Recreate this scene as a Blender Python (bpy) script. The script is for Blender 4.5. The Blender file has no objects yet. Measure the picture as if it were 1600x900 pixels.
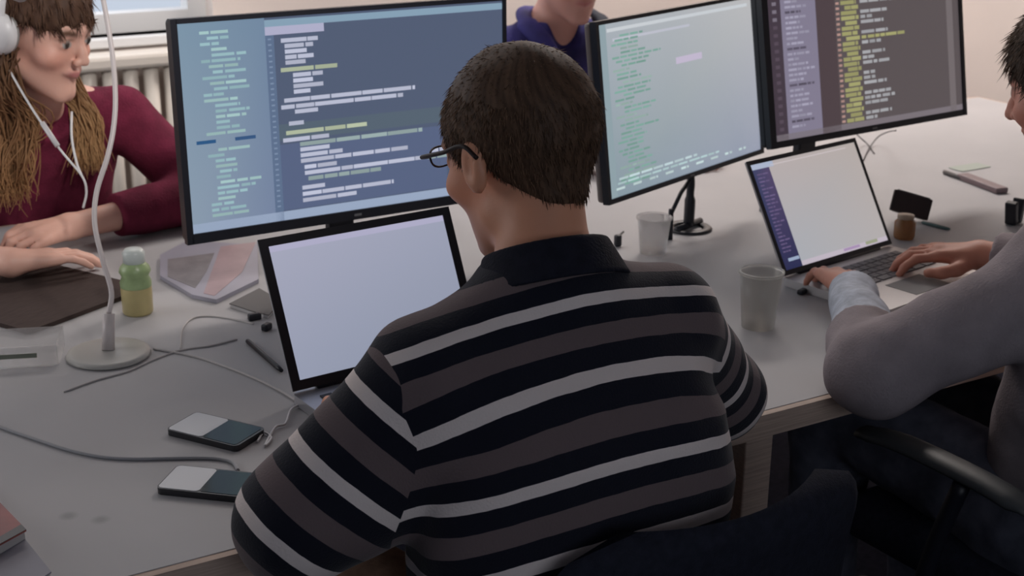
import bpy, bmesh, math, random
import numpy as np
from mathutils import Vector, Matrix
C = bpy.context.scene.collection
SC = bpy.context.scene
PI = math.pi
rnd = random.Random(7)

# ------------------------------------------------------------------ camera
TH = math.radians(31.0)                      # the desk runs along X, the camera looks 31 degrees off its normal
F_PX, PITCH, ROLL = 2205.9, 0.3318, 0.0105
DESK = 0.74
CAM_Z = DESK + 0.8135
def c2w(x, y, z=0.0):                        # camera-heading frame -> world
    return Vector((x*math.cos(TH)+y*math.sin(TH), -x*math.sin(TH)+y*math.cos(TH), z))
_f = c2w(0, math.cos(PITCH), -math.sin(PITCH)); _r = c2w(1, 0, 0); _u = _r.cross(_f)
_r2 = _r*math.cos(ROLL)+_u*math.sin(ROLL); _u2 = _u*math.cos(ROLL)-_r*math.sin(ROLL)
cam_data = bpy.data.cameras.new('camera'); cam = bpy.data.objects.new('camera', cam_data); C.objects.link(cam)
cam.matrix_world = Matrix(((_r2.x, _u2.x, -_f.x, 0), (_r2.y, _u2.y, -_f.y, 0), (_r2.z, _u2.z, -_f.z, CAM_Z), (0, 0, 0, 1)))
cam_data.sensor_width = 36.0; cam_data.lens = 36.0*F_PX/1600.0; cam_data.clip_start = 0.05
SC.camera = cam
cam_data.dof.use_dof = True; cam_data.dof.focus_distance = 1.75; cam_data.dof.aperture_fstop = 9.0
def at(px, py, z=DESK):                      # where the sight line of a photo point meets the height z
    d = _f+_r2*((px-800)/F_PX)+_u2*((450-py)/F_PX)
    t = (z-CAM_Z)/d.z
    return Vector((d.x*t, d.y*t, z))

# ------------------------------------------------------------------ light and exposure
SC.view_settings.view_transform = 'Standard'; SC.view_settings.look = 'None'
SC.view_settings.exposure = 0.0; SC.view_settings.gamma = 1.0; SC.view_settings.use_curve_mapping = False
W = bpy.data.worlds.new('world'); SC.world = W; W.use_nodes = True
W.node_tree.nodes['Background'].inputs[0].default_value = (0.76, 0.85, 1.0, 1)
W.node_tree.nodes['Background'].inputs[1].default_value = 0.75
def area(name, loc, size, energy, color, target=None):
    L = bpy.data.lights.new(name, 'AREA'); L.shape = 'RECTANGLE'; L.size, L.size_y = size
    L.energy = energy; L.color = color
    o = bpy.data.objects.new(name, L); C.objects.link(o); o.location = loc
    if target is not None:
        o.rotation_euler = (Vector(target)-Vector(loc)).to_track_quat('-Z', 'Y').to_euler()
    return o
area('window_daylight', (0.5, 4.27, 1.6), (1.8, 1.2), 5, (0.93, 0.96, 1.0), (1.1, 2.4, 0.9))
area('side_fill_light', (-1.35, 3.1, 1.55), (1.3, 1.1), 16, (1.0, 0.95, 0.92), (1.2, 4.3, .6))  # added side fill for the back left, its window is made up
area('front_fill_light', (0.3, -1.72, 1.75), (2.2, 1.1), 9, (0.86, 0.90, 1.0), (0.9, 2.2, 0.9))  # added cool fill for the striped back, its window is made up
area('unseen_ceiling_light', (3.0, 3.5, 2.6), (1.2, 0.6), 40, (1.0, 0.91, 0.86))  # unseen overhead light, kept to the back so the foreground falls dim
area('unseen_ceiling_light_near', (1.2, 3.6, 2.62), (1.2, 0.3), 8, (1.0, 0.93, 0.90))  # second unseen overhead light, added along the back wall
_sp = bpy.data.lights.new('added_spot_fill', 'SPOT'); _sp.energy = 165; _sp.color = (1.0, .95, .91); _sp.spot_size = math.radians(44); _sp.spot_blend = 1.0; _sp.shadow_soft_size = .12  # added spot fill, brightens the woman and the wall behind her
_so = bpy.data.objects.new('added_spot_fill', _sp); C.objects.link(_so); SPOT = Vector((.95, .35, 2.50)); _so.location = SPOT
_so.rotation_euler = (Vector((.70, 3.35, 1.06))-SPOT).to_track_quat('-Z', 'Y').to_euler()

# ------------------------------------------------------------------ scene bookkeeping
def thing(name, label, cat, loc=(0, 0, 0), rotz=0, group=None):
    o = bpy.data.objects.new(name, None); C.objects.link(o); o.empty_display_size = 0.05
    o.location = loc; o.rotation_euler = (0, 0, rotz); o['label'] = label; o['category'] = cat
    if group: o['group'] = group
    return o
def tag(o, label, cat, group=None, kind=None):
    o['label'] = label; o['category'] = cat
    if group: o['group'] = group
    if kind: o['kind'] = kind
    return o
def obj(name, bm, m, parent=None, smooth=False):
    me = bpy.data.meshes.new(name); bm.to_mesh(me); bm.free()
    o = bpy.data.objects.new(name, me); C.objects.link(o)
    for mm in (m if isinstance(m, (list, tuple)) else [m]): me.materials.append(mm)
    if smooth: me.shade_smooth()
    if parent: o.parent = parent
    return o
def struct(name, bm, m, parent=None):
    o = obj(name, bm, m, parent)
    if not parent: o['kind'] = 'structure'
    return o
def dup(root, loc, rotz, label=None, group=None, cat=None):
    r = root.copy(); C.objects.link(r); r.location = loc; r.rotation_euler = (0, 0, rotz)
    if label: r['label'] = label
    if group: r['group'] = group
    for ch in list(root.children):
        c = ch.copy(); C.objects.link(c); c.parent = r
        for g in ch.children:
            d = g.copy(); C.objects.link(d); d.parent = c
    return r

# ------------------------------------------------------------------ materials
def srgb(r, g, b):
    return tuple(((c/255)/12.92 if c/255 <= 0.04045 else ((c/255+0.055)/1.055)**2.4) for c in (r, g, b))
def mat(name, col, rough=0.5, spec=0.5, metal=0.0, vary=0.0, scale=20, bump=0.0, bscale=80, trans=0.0, stretch=None, coat=0.0, alpha=1.0):
    m = bpy.data.materials.new(name); m.use_nodes = True; n = m.node_tree.nodes; l = m.node_tree.links
    b = n['Principled BSDF']; b.inputs['Base Color'].default_value = (*col, 1)
    b.inputs['Roughness'].default_value = rough; b.inputs['Specular IOR Level'].default_value = spec
    b.inputs['Metallic'].default_value = metal; b.inputs['Transmission Weight'].default_value = trans
    b.inputs['Coat Weight'].default_value = coat; b.inputs['Alpha'].default_value = alpha
    if vary or bump:
        tc = n.new('ShaderNodeTexCoord'); mp = n.new('ShaderNodeMapping'); l.new(tc.outputs['Object'], mp.inputs[0])
        if stretch: mp.inputs['Scale'].default_value = stretch
    if vary:
        t = n.new('ShaderNodeTexNoise'); t.inputs['Scale'].default_value = scale; t.inputs['Detail'].default_value = 5
        l.new(mp.outputs[0], t.inputs['Vector'])
        r = n.new('ShaderNodeValToRGB'); r.color_ramp.elements[0].position = 0.3; r.color_ramp.elements[1].position = 0.7
        r.color_ramp.elements[0].color = (*[c*(1-vary) for c in col], 1); r.color_ramp.elements[1].color = (*[min(1, c*(1+vary)) for c in col], 1)
        l.new(t.outputs['Fac'], r.inputs[0]); l.new(r.outputs[0], b.inputs['Base Color'])
    if bump:
        t2 = n.new('ShaderNodeTexNoise'); t2.inputs['Scale'].default_value = bscale; t2.inputs['Detail'].default_value = 3
        l.new(mp.outputs[0], t2.inputs['Vector'])
        bp = n.new('ShaderNodeBump'); bp.inputs['Strength'].default_value = bump; bp.inputs['Distance'].default_value = 0.003
        l.new(t2.outputs['Fac'], bp.inputs['Height']); l.new(bp.outputs[0], b.inputs['Normal'])
    return m
def attr_mat(name, rough=0.5, bump=0.0, bscale=200, sss=0.0, emit=False, attr='col', spec=0.5):
    m = bpy.data.materials.new(name); m.use_nodes = True; n = m.node_tree.nodes; l = m.node_tree.links
    b = n['Principled BSDF']; a = n.new('ShaderNodeAttribute'); a.attribute_name = attr
    b.inputs['Roughness'].default_value = rough; b.inputs['Specular IOR Level'].default_value = spec
    if emit:
        b.inputs['Base Color'].default_value = (0.01, 0.01, 0.012, 1)
        l.new(a.outputs['Color'], b.inputs['Emission Color']); b.inputs['Emission Strength'].default_value = 1.0
    else:
        l.new(a.outputs['Color'], b.inputs['Base Color'])
    if sss:
        b.inputs['Subsurface Weight'].default_value = sss; b.inputs['Subsurface Radius'].default_value = (0.012, 0.005, 0.003)
        b.inputs['Subsurface Scale'].default_value = 0.6
    if bump:
        tc = n.new('ShaderNodeTexCoord'); t2 = n.new('ShaderNodeTexNoise'); t2.inputs['Scale'].default_value = bscale
        l.new(tc.outputs['Object'], t2.inputs['Vector'])
        bp = n.new('ShaderNodeBump'); bp.inputs['Strength'].default_value = bump; bp.inputs['Distance'].default_value = 0.002
        l.new(t2.outputs['Fac'], bp.inputs['Height']); l.new(bp.outputs[0], b.inputs['Normal'])
    return m
M = {}
M['wall'] = mat('wall_paint', (0.82, 0.73, 0.68), 0.9, 0.2, vary=0.03, scale=3, bump=0.1)
M['wall_dark'] = mat('slate_blue_paint', (0.05, 0.06, 0.10), 0.9, 0.2, vary=0.03, scale=3)
M['ceiling'] = mat('ceiling_paint', (0.40, 0.40, 0.42), 0.9, 0.2)
M['floor'] = mat('dark_carpet', (0.022, 0.024, 0.042), 0.95, 0.1, vary=0.3, scale=60, bump=0.6, bscale=300)
M['black'] = mat('black_plastic', (0.011, 0.012, 0.019), 0.42, 0.45)
M['black_soft'] = mat('black_mesh_fabric', (0.016, 0.018, 0.030), 0.85, 0.2, vary=0.25, scale=90, bump=0.5, bscale=400)
M['grey'] = mat('grey_plastic', (0.18, 0.18, 0.19), 0.5, 0.4)
M['grey_rubber'] = mat('grey_armrest_rubber', (0.06, 0.065, 0.07), 0.5, 0.4, bump=0.1)
M['alu'] = mat('aluminium', (0.55, 0.55, 0.58), 0.35, 0.5, metal=0.8)
M['white'] = mat('white_plastic', (0.72, 0.71, 0.72), 0.4, 0.5)
M['cream'] = mat('cream_enamel', (0.76, 0.70, 0.63), 0.5, 0.4)
M['wood'] = mat('plywood_edge', (0.50, 0.38, 0.31), 0.6, 0.3, vary=0.18, scale=12, stretch=(1, 8, 30))
M['chrome'] = mat('chrome', (0.6, 0.6, 0.62), 0.18, 0.5, metal=1.0)

# ------------------------------------------------------------------ mesh helpers
def bx(bm, c, s, rot=None, bevel=0.0, seg=2):
    r = bmesh.ops.create_cube(bm, size=1.0); vs = r['verts']
    mt = Matrix.Translation(c) @ (rot.to_4x4() if rot else Matrix.Identity(4)) @ Matrix.Diagonal((*s, 1))
    bmesh.ops.transform(bm, matrix=mt, verts=vs)
    if bevel:
        es = list({e for v in vs for e in v.link_edges})
        bmesh.ops.bevel(bm, geom=es, offset=bevel, segments=seg, affect='EDGES', profile=0.5)
    return bm
def NB(): return bmesh.new()
def catmull(P, n=8, closed=False):
    P = [Vector(p) for p in P]; out = []
    N = len(P)
    for i in range(N if closed else N-1):
        a, b, c, d = (P[(i-1) % N] if closed or i > 0 else P[0]*2-P[1]), P[i], P[(i+1) % N], (P[(i+2) % N] if closed or i+2 < N else P[-1]*2-P[-2])
        for k in range(n):
            t = k/n
            out.append(0.5*((2*b)+(c-a)*t+(2*a-5*b+4*c-d)*t*t+(3*b-a-3*c+d)*t**3))
    if not closed: out.append(P[-1])
    return out
def tube(bm, P, r, seg=8, cap=True, flat=1.0):
    """sweep a circle along points; r may be a number or a list per point"""
    P = [Vector(p) for p in P]; rings = []; up = Vector((0, 0, 1)); prev = None
    for i, p in enumerate(P):
        t = (P[min(i+1, len(P)-1)]-P[max(i-1, 0)])
        if t.length < 1e-9: t = Vector((0, 0, 1))
        t.normalize()
        if prev is None:
            x = t.cross(up)
            if x.length < 0.1: x = t.cross(Vector((1, 0, 0)))
        else: x = prev-t*prev.dot(t)
        x.normalize(); prev = x; y = t.cross(x)
        rr = r[i] if isinstance(r, (list, tuple)) else r
        rings.append([bm.verts.new(p+x*math.cos(2*PI*k/seg)*rr+y*math.sin(2*PI*k/seg)*rr*flat) for k in range(seg)])
    for a, b in zip(rings[:-1], rings[1:]):
        for k in range(seg): bm.faces.new((a[k], a[(k+1) % seg], b[(k+1) % seg], b[k]))
    if cap:
        bm.faces.new(rings[0][::-1]); bm.faces.new(rings[-1])
    return bm
def lathe(bm, prof, c=(0, 0, 0), seg=32):
    c = Vector(c); rings = []
    for (r, z) in prof:
        if r < 1e-6: rings.append([bm.verts.new(c+Vector((0, 0, z)))])
        else: rings.append([bm.verts.new(c+Vector((r*math.cos(2*PI*k/seg), r*math.sin(2*PI*k/seg), z))) for k in range(seg)])
    for a, b in zip(rings[:-1], rings[1:]):
        for k in range(seg):
            k2 = (k+1) % seg
            if len(a) == 1 and len(b) == 1: continue
            if len(a) == 1: bm.faces.new((a[0], b[k2], b[k]))
            elif len(b) == 1: bm.faces.new((a[k], a[k2], b[0]))
            else: bm.faces.new((a[k], a[k2], b[k2], b[k]))
    return bm
def prism(bm, pts, z0, z1):
    a = [bm.verts.new((p[0], p[1], z0)) for p in pts]; b = [bm.verts.new((p[0], p[1], z1)) for p in pts]
    n = len(pts)
    bm.faces.new(b); bm.faces.new(a[::-1])
    for k in range(n): bm.faces.new((a[k], a[(k+1) % n], b[(k+1) % n], b[k]))
    bmesh.ops.recalc_face_normals(bm, faces=bm.faces[:])
    return bm
def rounded_slab(bm, w, d, z0, z1, r, cx=0, cy=0, seg=5):
    pts = []
    for (sx, sy, a0) in ((1, 1, 0), (-1, 1, 90), (-1, -1, 180), (1, -1, 270)):
        for k in range(seg+1):
            a = math.radians(a0+90*k/seg)
            pts.append((cx+sx*(w/2-r)+r*math.cos(a), cy+sy*(d/2-r)+r*math.sin(a)))
    return prism(bm, pts, z0, z1)

# ------------------------------------------------------------------ signed-distance modelling for bodies and cloth
def A(v): return np.array(v, dtype=np.float32)
def smin(a, b, k):
    h = np.clip(0.5+0.5*(b-a)/k, 0, 1); return b*(1-h)+a*h-k*h*(1-h)
def smax(a, b, k): return -smin(-a, -b, k)
def ball(p, c, r): return np.linalg.norm(p-A(c), axis=1)-r
def ell(p, c, r):
    q = (p-A(c))/A(r); k0 = np.linalg.norm(q, axis=1); k1 = np.linalg.norm(q/A(r), axis=1)
    return k0*(k0-1)/np.maximum(k1, 1e-6)
def cone(p, a, b, r1, r2):
    a = A(a); b = A(b); ba = b-a; t = np.clip(((p-a)@ba)/(ba@ba), 0, 1)
    return np.linalg.norm(p-a-t[:, None]*ba, axis=1)-(r1+(r2-r1)*t)
def chain(p, pts, rs, k=0.01):
    d = None
    for i in range(len(pts)-1):
        e = cone(p, pts[i], pts[i+1], rs[i], rs[i+1]); d = e if d is None else smin(d, e, k)
    return d
def loft(p, rows, ex=2.4):
    """upright body of oval sections: rows of (z, cx, cy, a, b)"""
    R = np.array(rows, dtype=np.float64); z = p[:, 2]
    zc = np.clip(z, R[0, 0], R[-1, 0])
    cx, cy, a, b = [np.interp(zc, R[:, 0], R[:, i]) for i in (1, 2, 3, 4)]
    q = (np.abs((p[:, 0]-cx)/a)**ex+np.abs((p[:, 1]-cy)/b)**ex)**(1/ex)
    d = (q-1)*np.minimum(a, b)*0.9
    over = np.abs(z-zc)
    return np.where(over > 0, np.sqrt(np.maximum(d, 0)**2+over**2)+np.minimum(d, 0)*(over <= 0), d)
def surface(fn, lo, hi, h):
    lo = np.array(lo, float); n = np.ceil((np.array(hi)-lo)/(4*h)).astype(int)+1
    ax = [lo[i]+np.arange(n[i])*4*h+1.5*h for i in range(3)]
    G = np.stack(np.meshgrid(*ax, indexing='ij'), -1).reshape(-1, 3).astype(np.float32)
    Dc = fn(G).reshape(n)
    near = np.abs(Dc) < 4*h*1.6+0.006
    D = np.repeat(np.repeat(np.repeat(Dc, 4, 0), 4, 1), 4, 2).astype(np.float32)
    mk = np.repeat(np.repeat(np.repeat(near, 4, 0), 4, 1), 4, 2)
    I = np.argwhere(mk)
    P = (lo+I*h).astype(np.float32)
    out = np.concatenate([fn(P[i:i+300000]) for i in range(0, len(P), 300000)])
    D[mk] = out
    D[0] = D[-1] = 1; D[:, 0] = D[:, -1] = 1; D[:, :, 0] = D[:, :, -1] = 1
    s = D < 0; N = D.shape
    cs = np.zeros([x-1 for x in N], np.int8)
    for dx in (0, 1):
        for dy in (0, 1):
            for dz in (0, 1): cs += s[dx:N[0]-1+dx, dy:N[1]-1+dy, dz:N[2]-1+dz]
    act = (cs > 0) & (cs < 8); I = np.argwhere(act)
    ids = -np.ones(act.shape, np.int64); ids[act] = np.arange(len(I))
    acc = np.zeros((len(I), 3)); cnt = np.zeros(len(I))
    for axx in range(3):
        o = [i for i in range(3) if i != axx]
        for u in (0, 1):
            for v in (0, 1):
                o0 = np.zeros(3, int); o0[o[0]] = u; o0[o[1]] = v; o1 = o0.copy(); o1[axx] = 1
                a = D[tuple((I+o0).T)]; b = D[tuple((I+o1).T)]
                cr = (a < 0) != (b < 0); t = np.where(cr, a/np.where(cr, a-b, 1), 0)
                pt = np.tile(o0.astype(float), (len(I), 1)); pt[:, axx] += t
                acc[cr] += pt[cr]; cnt[cr] += 1
    V = lo+(I+acc/cnt[:, None])*h
    F = []
    for axx in range(3):
        b_, c_ = (axx+1) % 3, (axx+2) % 3
        sl0 = [slice(1, -1)]*3; sl0[axx] = slice(0, -1)
        sl1 = list(sl0); sl1[axx] = slice(1, None)
        s0 = s[tuple(sl0)]; s1 = s[tuple(sl1)]
        for flip, mm in ((False, s0 & ~s1), (True, ~s0 & s1)):
            J = np.argwhere(mm)
            if not len(J): continue
            off = np.ones(3, int); off[axx] = 0; J = J+off
            eb = np.zeros(3, int); eb[b_] = 1; ec = np.zeros(3, int); ec[c_] = 1
            q = np.stack([ids[tuple((J-eb-ec).T)], ids[tuple((J-ec).T)], ids[tuple(J.T)], ids[tuple((J-eb).T)]], 1)
            F.append(q[:, ::-1] if flip else q)
    return V, np.concatenate(F)
def np_mesh(name, V, F, m, parent=None, vcol=None, smooth_iter=0, tri=False):
    V = np.asarray(V, float).copy(); F = np.asarray(F)
    if smooth_iter:
        E = np.concatenate([F[:, [0, 1]], F[:, [1, 2]], F[:, [2, 3]], F[:, [3, 0]]])
        for _ in range(smooth_iter):
            s = np.zeros_like(V); c = np.zeros(len(V))
            np.add.at(s, E[:, 0], V[E[:, 1]]); np.add.at(c, E[:, 0], 1); np.add.at(s, E[:, 1], V[E[:, 0]]); np.add.at(c, E[:, 1], 1)
            V = V*0.4+0.6*s/c[:, None]
    k = F.shape[1]
    me = bpy.data.meshes.new(name); me.vertices.add(len(V)); me.vertices.foreach_set('co', V.astype(np.float32).ravel())
    me.loops.add(F.size); me.loops.foreach_set('vertex_index', F.astype(np.int32).ravel())
    me.polygons.add(len(F)); me.polygons.foreach_set('loop_start', np.arange(0, F.size, k, dtype=np.int32))
    me.update(calc_edges=True); me.validate(); me.shade_smooth()
    if vcol is not None:
        a = me.color_attributes.new('col', 'FLOAT_COLOR', 'POINT')
        cc = np.ones((len(V), 4), np.float32); cc[:, :3] = vcol; a.data.foreach_set('color', cc.ravel())
    o = bpy.data.objects.new(name, me); C.objects.link(o); me.materials.append(m)
    if parent: o.parent = parent
    return o
def wav(p, f, ph=0.0):
    """cheap smooth noise"""
    return (np.sin(p[:, 0]*f+1.3*np.sin(p[:, 1]*f*0.7+ph))+np.sin(p[:, 1]*f*1.1+1.7*np.sin(p[:, 2]*f*0.8+ph*2))+np.sin(p[:, 2]*f*0.9+1.1*np.sin(p[:, 0]*f*1.2+ph*3)))/3

class Head:
    """local frame: x to the person's right, y forward, z up"""
    def __init__(s, c, face, pitch=0.0, roll=0.0, sc=1.0):
        f = Vector((face[0], face[1], 0)).normalized(); f = f*math.cos(pitch)+Vector((0, 0, -math.sin(pitch)))
        x = f.cross(Vector((0, 0, 1))).normalized(); z = x.cross(f)
        x2 = x*math.cos(roll)+z*math.sin(roll); z2 = z*math.cos(roll)-x*math.sin(roll)
        s.R = np.array([x2, f, z2], dtype=np.float32); s.c = A(c); s.sc = sc
    def loc(s, p): return ((p-s.c)@s.R.T)/s.sc
    def w(s, q): return (A(q)*s.sc)@s.R+s.c
    def mat(s): 
        R = s.R
        return Matrix(((R[0][0]*s.sc, R[1][0]*s.sc, R[2][0]*s.sc, s.c[0]), (R[0][1]*s.sc, R[1][1]*s.sc, R[2][1]*s.sc, s.c[1]), (R[0][2]*s.sc, R[1][2]*s.sc, R[2][2]*s.sc, s.c[2]), (0, 0, 0, 1)))
    def sdf(s, p, fem=False):
        q = s.loc(p); m = np.abs(q[:, 0:1]); qs = np.concatenate([m, q[:, 1:]], 1)
        d = ell(q, (0, -.012, .035), (.076, .097, .086))
        d = smin(d, ell(q, (0, .028, -.03), (.057, .060, .078)), .03)
        d = smin(d, cone(qs, (.048, .005, -.06), (.008, .068, -.098), .016, .019), .025)
        d = smin(d, ell(qs, (.042, .058, -.022), (.02, .022, .018)), .02)
        d = smin(d, cone(qs, (0, .086, .032), (.04, .075, .028), .010, .008), .014)
        d = smax(d, -ball(qs, (.031, .104, .008), .016), .012)
        d = smin(d, ball(qs, (.031, .073, .007), .0145), .003)
        nf = .006 if fem else 0.0
        d = smin(d, chain(q, [(0, .090-nf*.5, .018), (0, .103-nf, -.008), (0, .112-nf, -.022)], [.007, .008, .0105 if not fem else .0088], .01), .008)
        d = smin(d, ball(qs, (.012, .098, -.026), .008), .006)
        d = smin(d, cone(qs, (0, .093, -.048), (.021, .084, -.047), .0050, .003), .006)
        d = smin(d, cone(qs, (0, .091, -.057), (.019, .083, -.051), .0055, .003), .005)
        ear = ell(qs, (.079, -.012, -.002), (.010, .018, .030))
        ear = smax(ear, -ell(qs, (.089, -.010, .002), (.007, .010, .018)), .004)
        d = smin(d, ear, .008)
        return d*s.sc
    def colors(s, p, base, brow, lip):
        q = s.loc(p); qx = np.abs(q[:, 0]); col = np.tile(A(base), (len(p), 1))
        near = (np.abs(q) < .15).all(1) & (q[:, 2] > -.13)
        def blend(mask, c):
            k = (np.clip(mask, 0, 1)*near)[:, None]; col[:] = col*(1-k)+A(c)*k
        blend(0.5*np.exp(-((qx-.045)**2+(q[:, 2]+.025)**2)/.0006)*(q[:, 1] > 0), (base[0]*1.05, base[1]*.72, base[2]*.65))
        blend(1.2*np.exp(-((q[:, 2]+.052)/.007)**2-(qx/.02)**4)*(q[:, 1] > .078), lip)
        blend(1.3*np.exp(-((q[:, 2]-.030-.25*np.maximum(0, .03-qx)*-1)/.0055)**2-((qx-.032)/.018)**4)*(q[:, 1] > .055), brow)
        e = np.sqrt((qx-.031)**2*0.5+(q[:, 2]-.007)**2)
        blend((e < .0075)*(q[:, 1] > .07)*1.0, (.42, .40, .38))
        blend((np.sqrt((qx-.031)**2+(q[:, 2]-.006)**2) < .0062)*(q[:, 1] > .07)*1.0, (.03, .022, .018))
        blend(np.exp(-((q[:, 2]-.0155)/.003)**2-((qx-.031)/.016)**4)*(q[:, 1] > .06)*.8, brow)
        return col
def hand_sdf(p, wr, d, n, side, curl=0.5, thumb=0.6, spread=0.06, sc=1.0, cur=None):
    """wr wrist point, d towards the fingers, n out of the back of the hand, side +1 right / -1 left hand (thumb side)"""
    d = np.array(d, float); d /= np.linalg.norm(d); n = np.array(n, float); n -= d*(n@d); n /= np.linalg.norm(n)
    s = np.cross(d, n)*side*-1                         # towards the little finger side is -t
    wr = np.array(wr, float); t = s
    P = lambda a, b, c: wr+(d*a+t*b+n*c)*sc
    D = smin(cone(p, P(.0, .012, 0), P(.078, .030, .002), .019*sc, .011*sc), cone(p, P(.0, -.010, 0), P(.076, -.030, 0), .019*sc, .0105*sc), .02)
    D = smin(D, cone(p, P(0, 0, 0), P(.078, 0, .004), .021*sc, .012*sc), .015)
    specs = [(.030, .084, (.040, .025, .020), .0088), (.010, .088, (.044, .028, .021), .009), (-.011, .085, (.041, .026, .020), .0086), (-.030, .076, (.032, .020, .018), .0076)]
    for i, (b, a, L, r) in enumerate(specs):
        c = curl if cur is None else cur[i]; ang = 0.25*c; pt = np.array(P(a-.01, b, .002)); pts = [pt]
        sp = spread*(1.5-i)
        for k, l in enumerate(L):
            dd = d*math.cos(ang)*math.cos(sp)+t*math.sin(sp)-n*math.sin(ang)
            pt = pt+dd*l*sc; pts.append(pt); ang += c*(1.0 if k == 0 else .7)
        D = smin(D, chain(p, pts, [r*sc*1.05, r*sc, r*sc*.93, r*sc*.8], .003), .005)
    th = [P(.018, .020, -.006), P(.045, .043+.012*thumb, -.014), P(.072, .050+.022*thumb, -.018), P(.095, .050+.016*thumb, -.020)]
    D = smin(D, chain(p, th, [.015*sc, .0125*sc, .0105*sc, .0085*sc], .006), .008)
    return D
SKIN_MAT = attr_mat('skin', 0.5, bump=0.08, bscale=260, sss=0.12)
HAIR_MAT = attr_mat('hair', 0.62, spec=0.25)

# ================================================================== ROOM
X0, X1, Y0, Y1, H = -1.4, 4.15, -1.8, 4.35, 2.75
struct('floor', bx(NB(), ((X0+X1)/2, (Y0+Y1)/2, -.05), (X1-X0+.4, Y1-Y0+.4, .1)), M['floor'])
struct('ceiling', bx(NB(), ((X0+X1)/2, (Y0+Y1)/2, H+.05), (X1-X0+.4, Y1-Y0+.4, .1)), M['ceiling'])
b = NB(); LY0, LY1, LZ0, LZ1 = 2.3, 3.9, .95, 2.2
bx(b, (X0-.1, (Y0+LY0)/2, H/2), (.2, LY0-Y0, H)); bx(b, (X0-.1, (Y1+.2+LY1)/2, H/2), (.2, Y1+.2-LY1, H)); bx(b, (X0-.1, (LY0+LY1)/2, LZ0/2), (.2, LY1-LY0, LZ0)); bx(b, (X0-.1, (LY0+LY1)/2, (LZ1+H)/2), (.2, LY1-LY0, H-LZ1))
struct('wall_left', b, M['wall_dark'])
struct('wall_right', bx(NB(), (X1+.1, (Y0+Y1)/2, H/2), (.2, Y1-Y0+.4, H)), M['wall'])
FX0, FX1, FZ0, FZ1 = -.85, 1.45, 1.15, 2.35; b = NB()
bx(b, ((X0+FX0)/2, Y0-.1, H/2), (FX0-X0, .2, H)); bx(b, ((X1+FX1)/2, Y0-.1, H/2), (X1-FX1, .2, H)); bx(b, ((FX0+FX1)/2, Y0-.1, FZ0/2), (FX1-FX0, .2, FZ0)); bx(b, ((FX0+FX1)/2, Y0-.1, (FZ1+H)/2), (FX1-FX0, .2, H-FZ1))
struct('wall_front', b, M['wall_dark'])
WX0, WX1, WZ0, WZ1 = -0.4, 1.50, .86, 2.3
b = NB()
bx(b, ((X0+WX0)/2, Y1+.1, H/2), (WX0-X0, .2, H)); bx(b, ((X1+WX1)/2, Y1+.1, H/2), (X1-WX1, .2, H))
bx(b, ((WX0+WX1)/2, Y1+.1, WZ0/2), (WX1-WX0, .2, WZ0)); bx(b, ((WX0+WX1)/2, Y1+.1, (WZ1+H)/2), (WX1-WX0, .2, H-WZ1))
struct('wall_back', b, M['wall'])
M['wframe'] = mat('white_window_frame', (.78, .78, .78), .4)
M['glass'] = mat('clear_glass', (1, 1, 1), .02, .5, trans=1.0)
win = bpy.data.objects.new('window_1', None); C.objects.link(win); win['kind'] = 'structure'; win.location = (0, 0, 0)
b = NB(); t = .06
for (x, w) in ((WX0+t/2, t), ((WX0+WX1)/2, t), (WX1-t/2, t)): bx(b, (x, Y1+.1, (WZ0+WZ1)/2), (w, .07, WZ1-WZ0))
for z in (WZ0+t/2, WZ1-t/2): bx(b, ((WX0+WX1)/2, Y1+.1, z), (WX1-WX0, .068, t))
struct('window_frame', b, M['wframe'], win)
struct('window_sill', bx(NB(), ((WX0+WX1)/2, Y1+.03, WZ0-.015), (WX1-WX0+.1, .12, .03), bevel=.005), M['wframe'], win)
added_win_left = bpy.data.objects.new('added_window_left', None); C.objects.link(added_win_left); added_win_left['kind'] = 'structure'  # made-up left window, goes with the added side fill
b = NB()
for (y, w) in ((LY0+t/2, t), ((LY0+LY1)/2, t), (LY1-t/2, t)): bx(b, (X0-.1, y, (LZ0+LZ1)/2), (.07, w, LZ1-LZ0))
for z in (LZ0+t/2, LZ1-t/2): bx(b, (X0-.1, (LY0+LY1)/2, z), (.068, LY1-LY0, t))
struct('window_frame', b, M['wframe'], added_win_left)
added_win_front = bpy.data.objects.new('added_window_front', None); C.objects.link(added_win_front); added_win_front['kind'] = 'structure'  # made-up window behind the camera, goes with the added front fill
b = NB()
for (x, w) in ((FX0+t/2, t), ((FX0+FX1)/2, t), (FX1-t/2, t)): bx(b, (x, Y0-.1, (FZ0+FZ1)/2), (w, .07, FZ1-FZ0))
for z in (FZ0+t/2, FZ1-t/2): bx(b, ((FX0+FX1)/2, Y0-.1, z), (FX1-FX0, .068, t))
struct('window_frame', b, M['wframe'], added_win_front)
struct('baseboard_right', bx(NB(), (X1-.008, (Y0+Y1)/2, .05), (.016, Y1-Y0, .1)), M['wframe'])
struct('baseboard_back', bx(NB(), ((X0+X1)/2, Y1-.008, .05), (X1-X0-.04, .016, .1)), M['wframe'])
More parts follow.
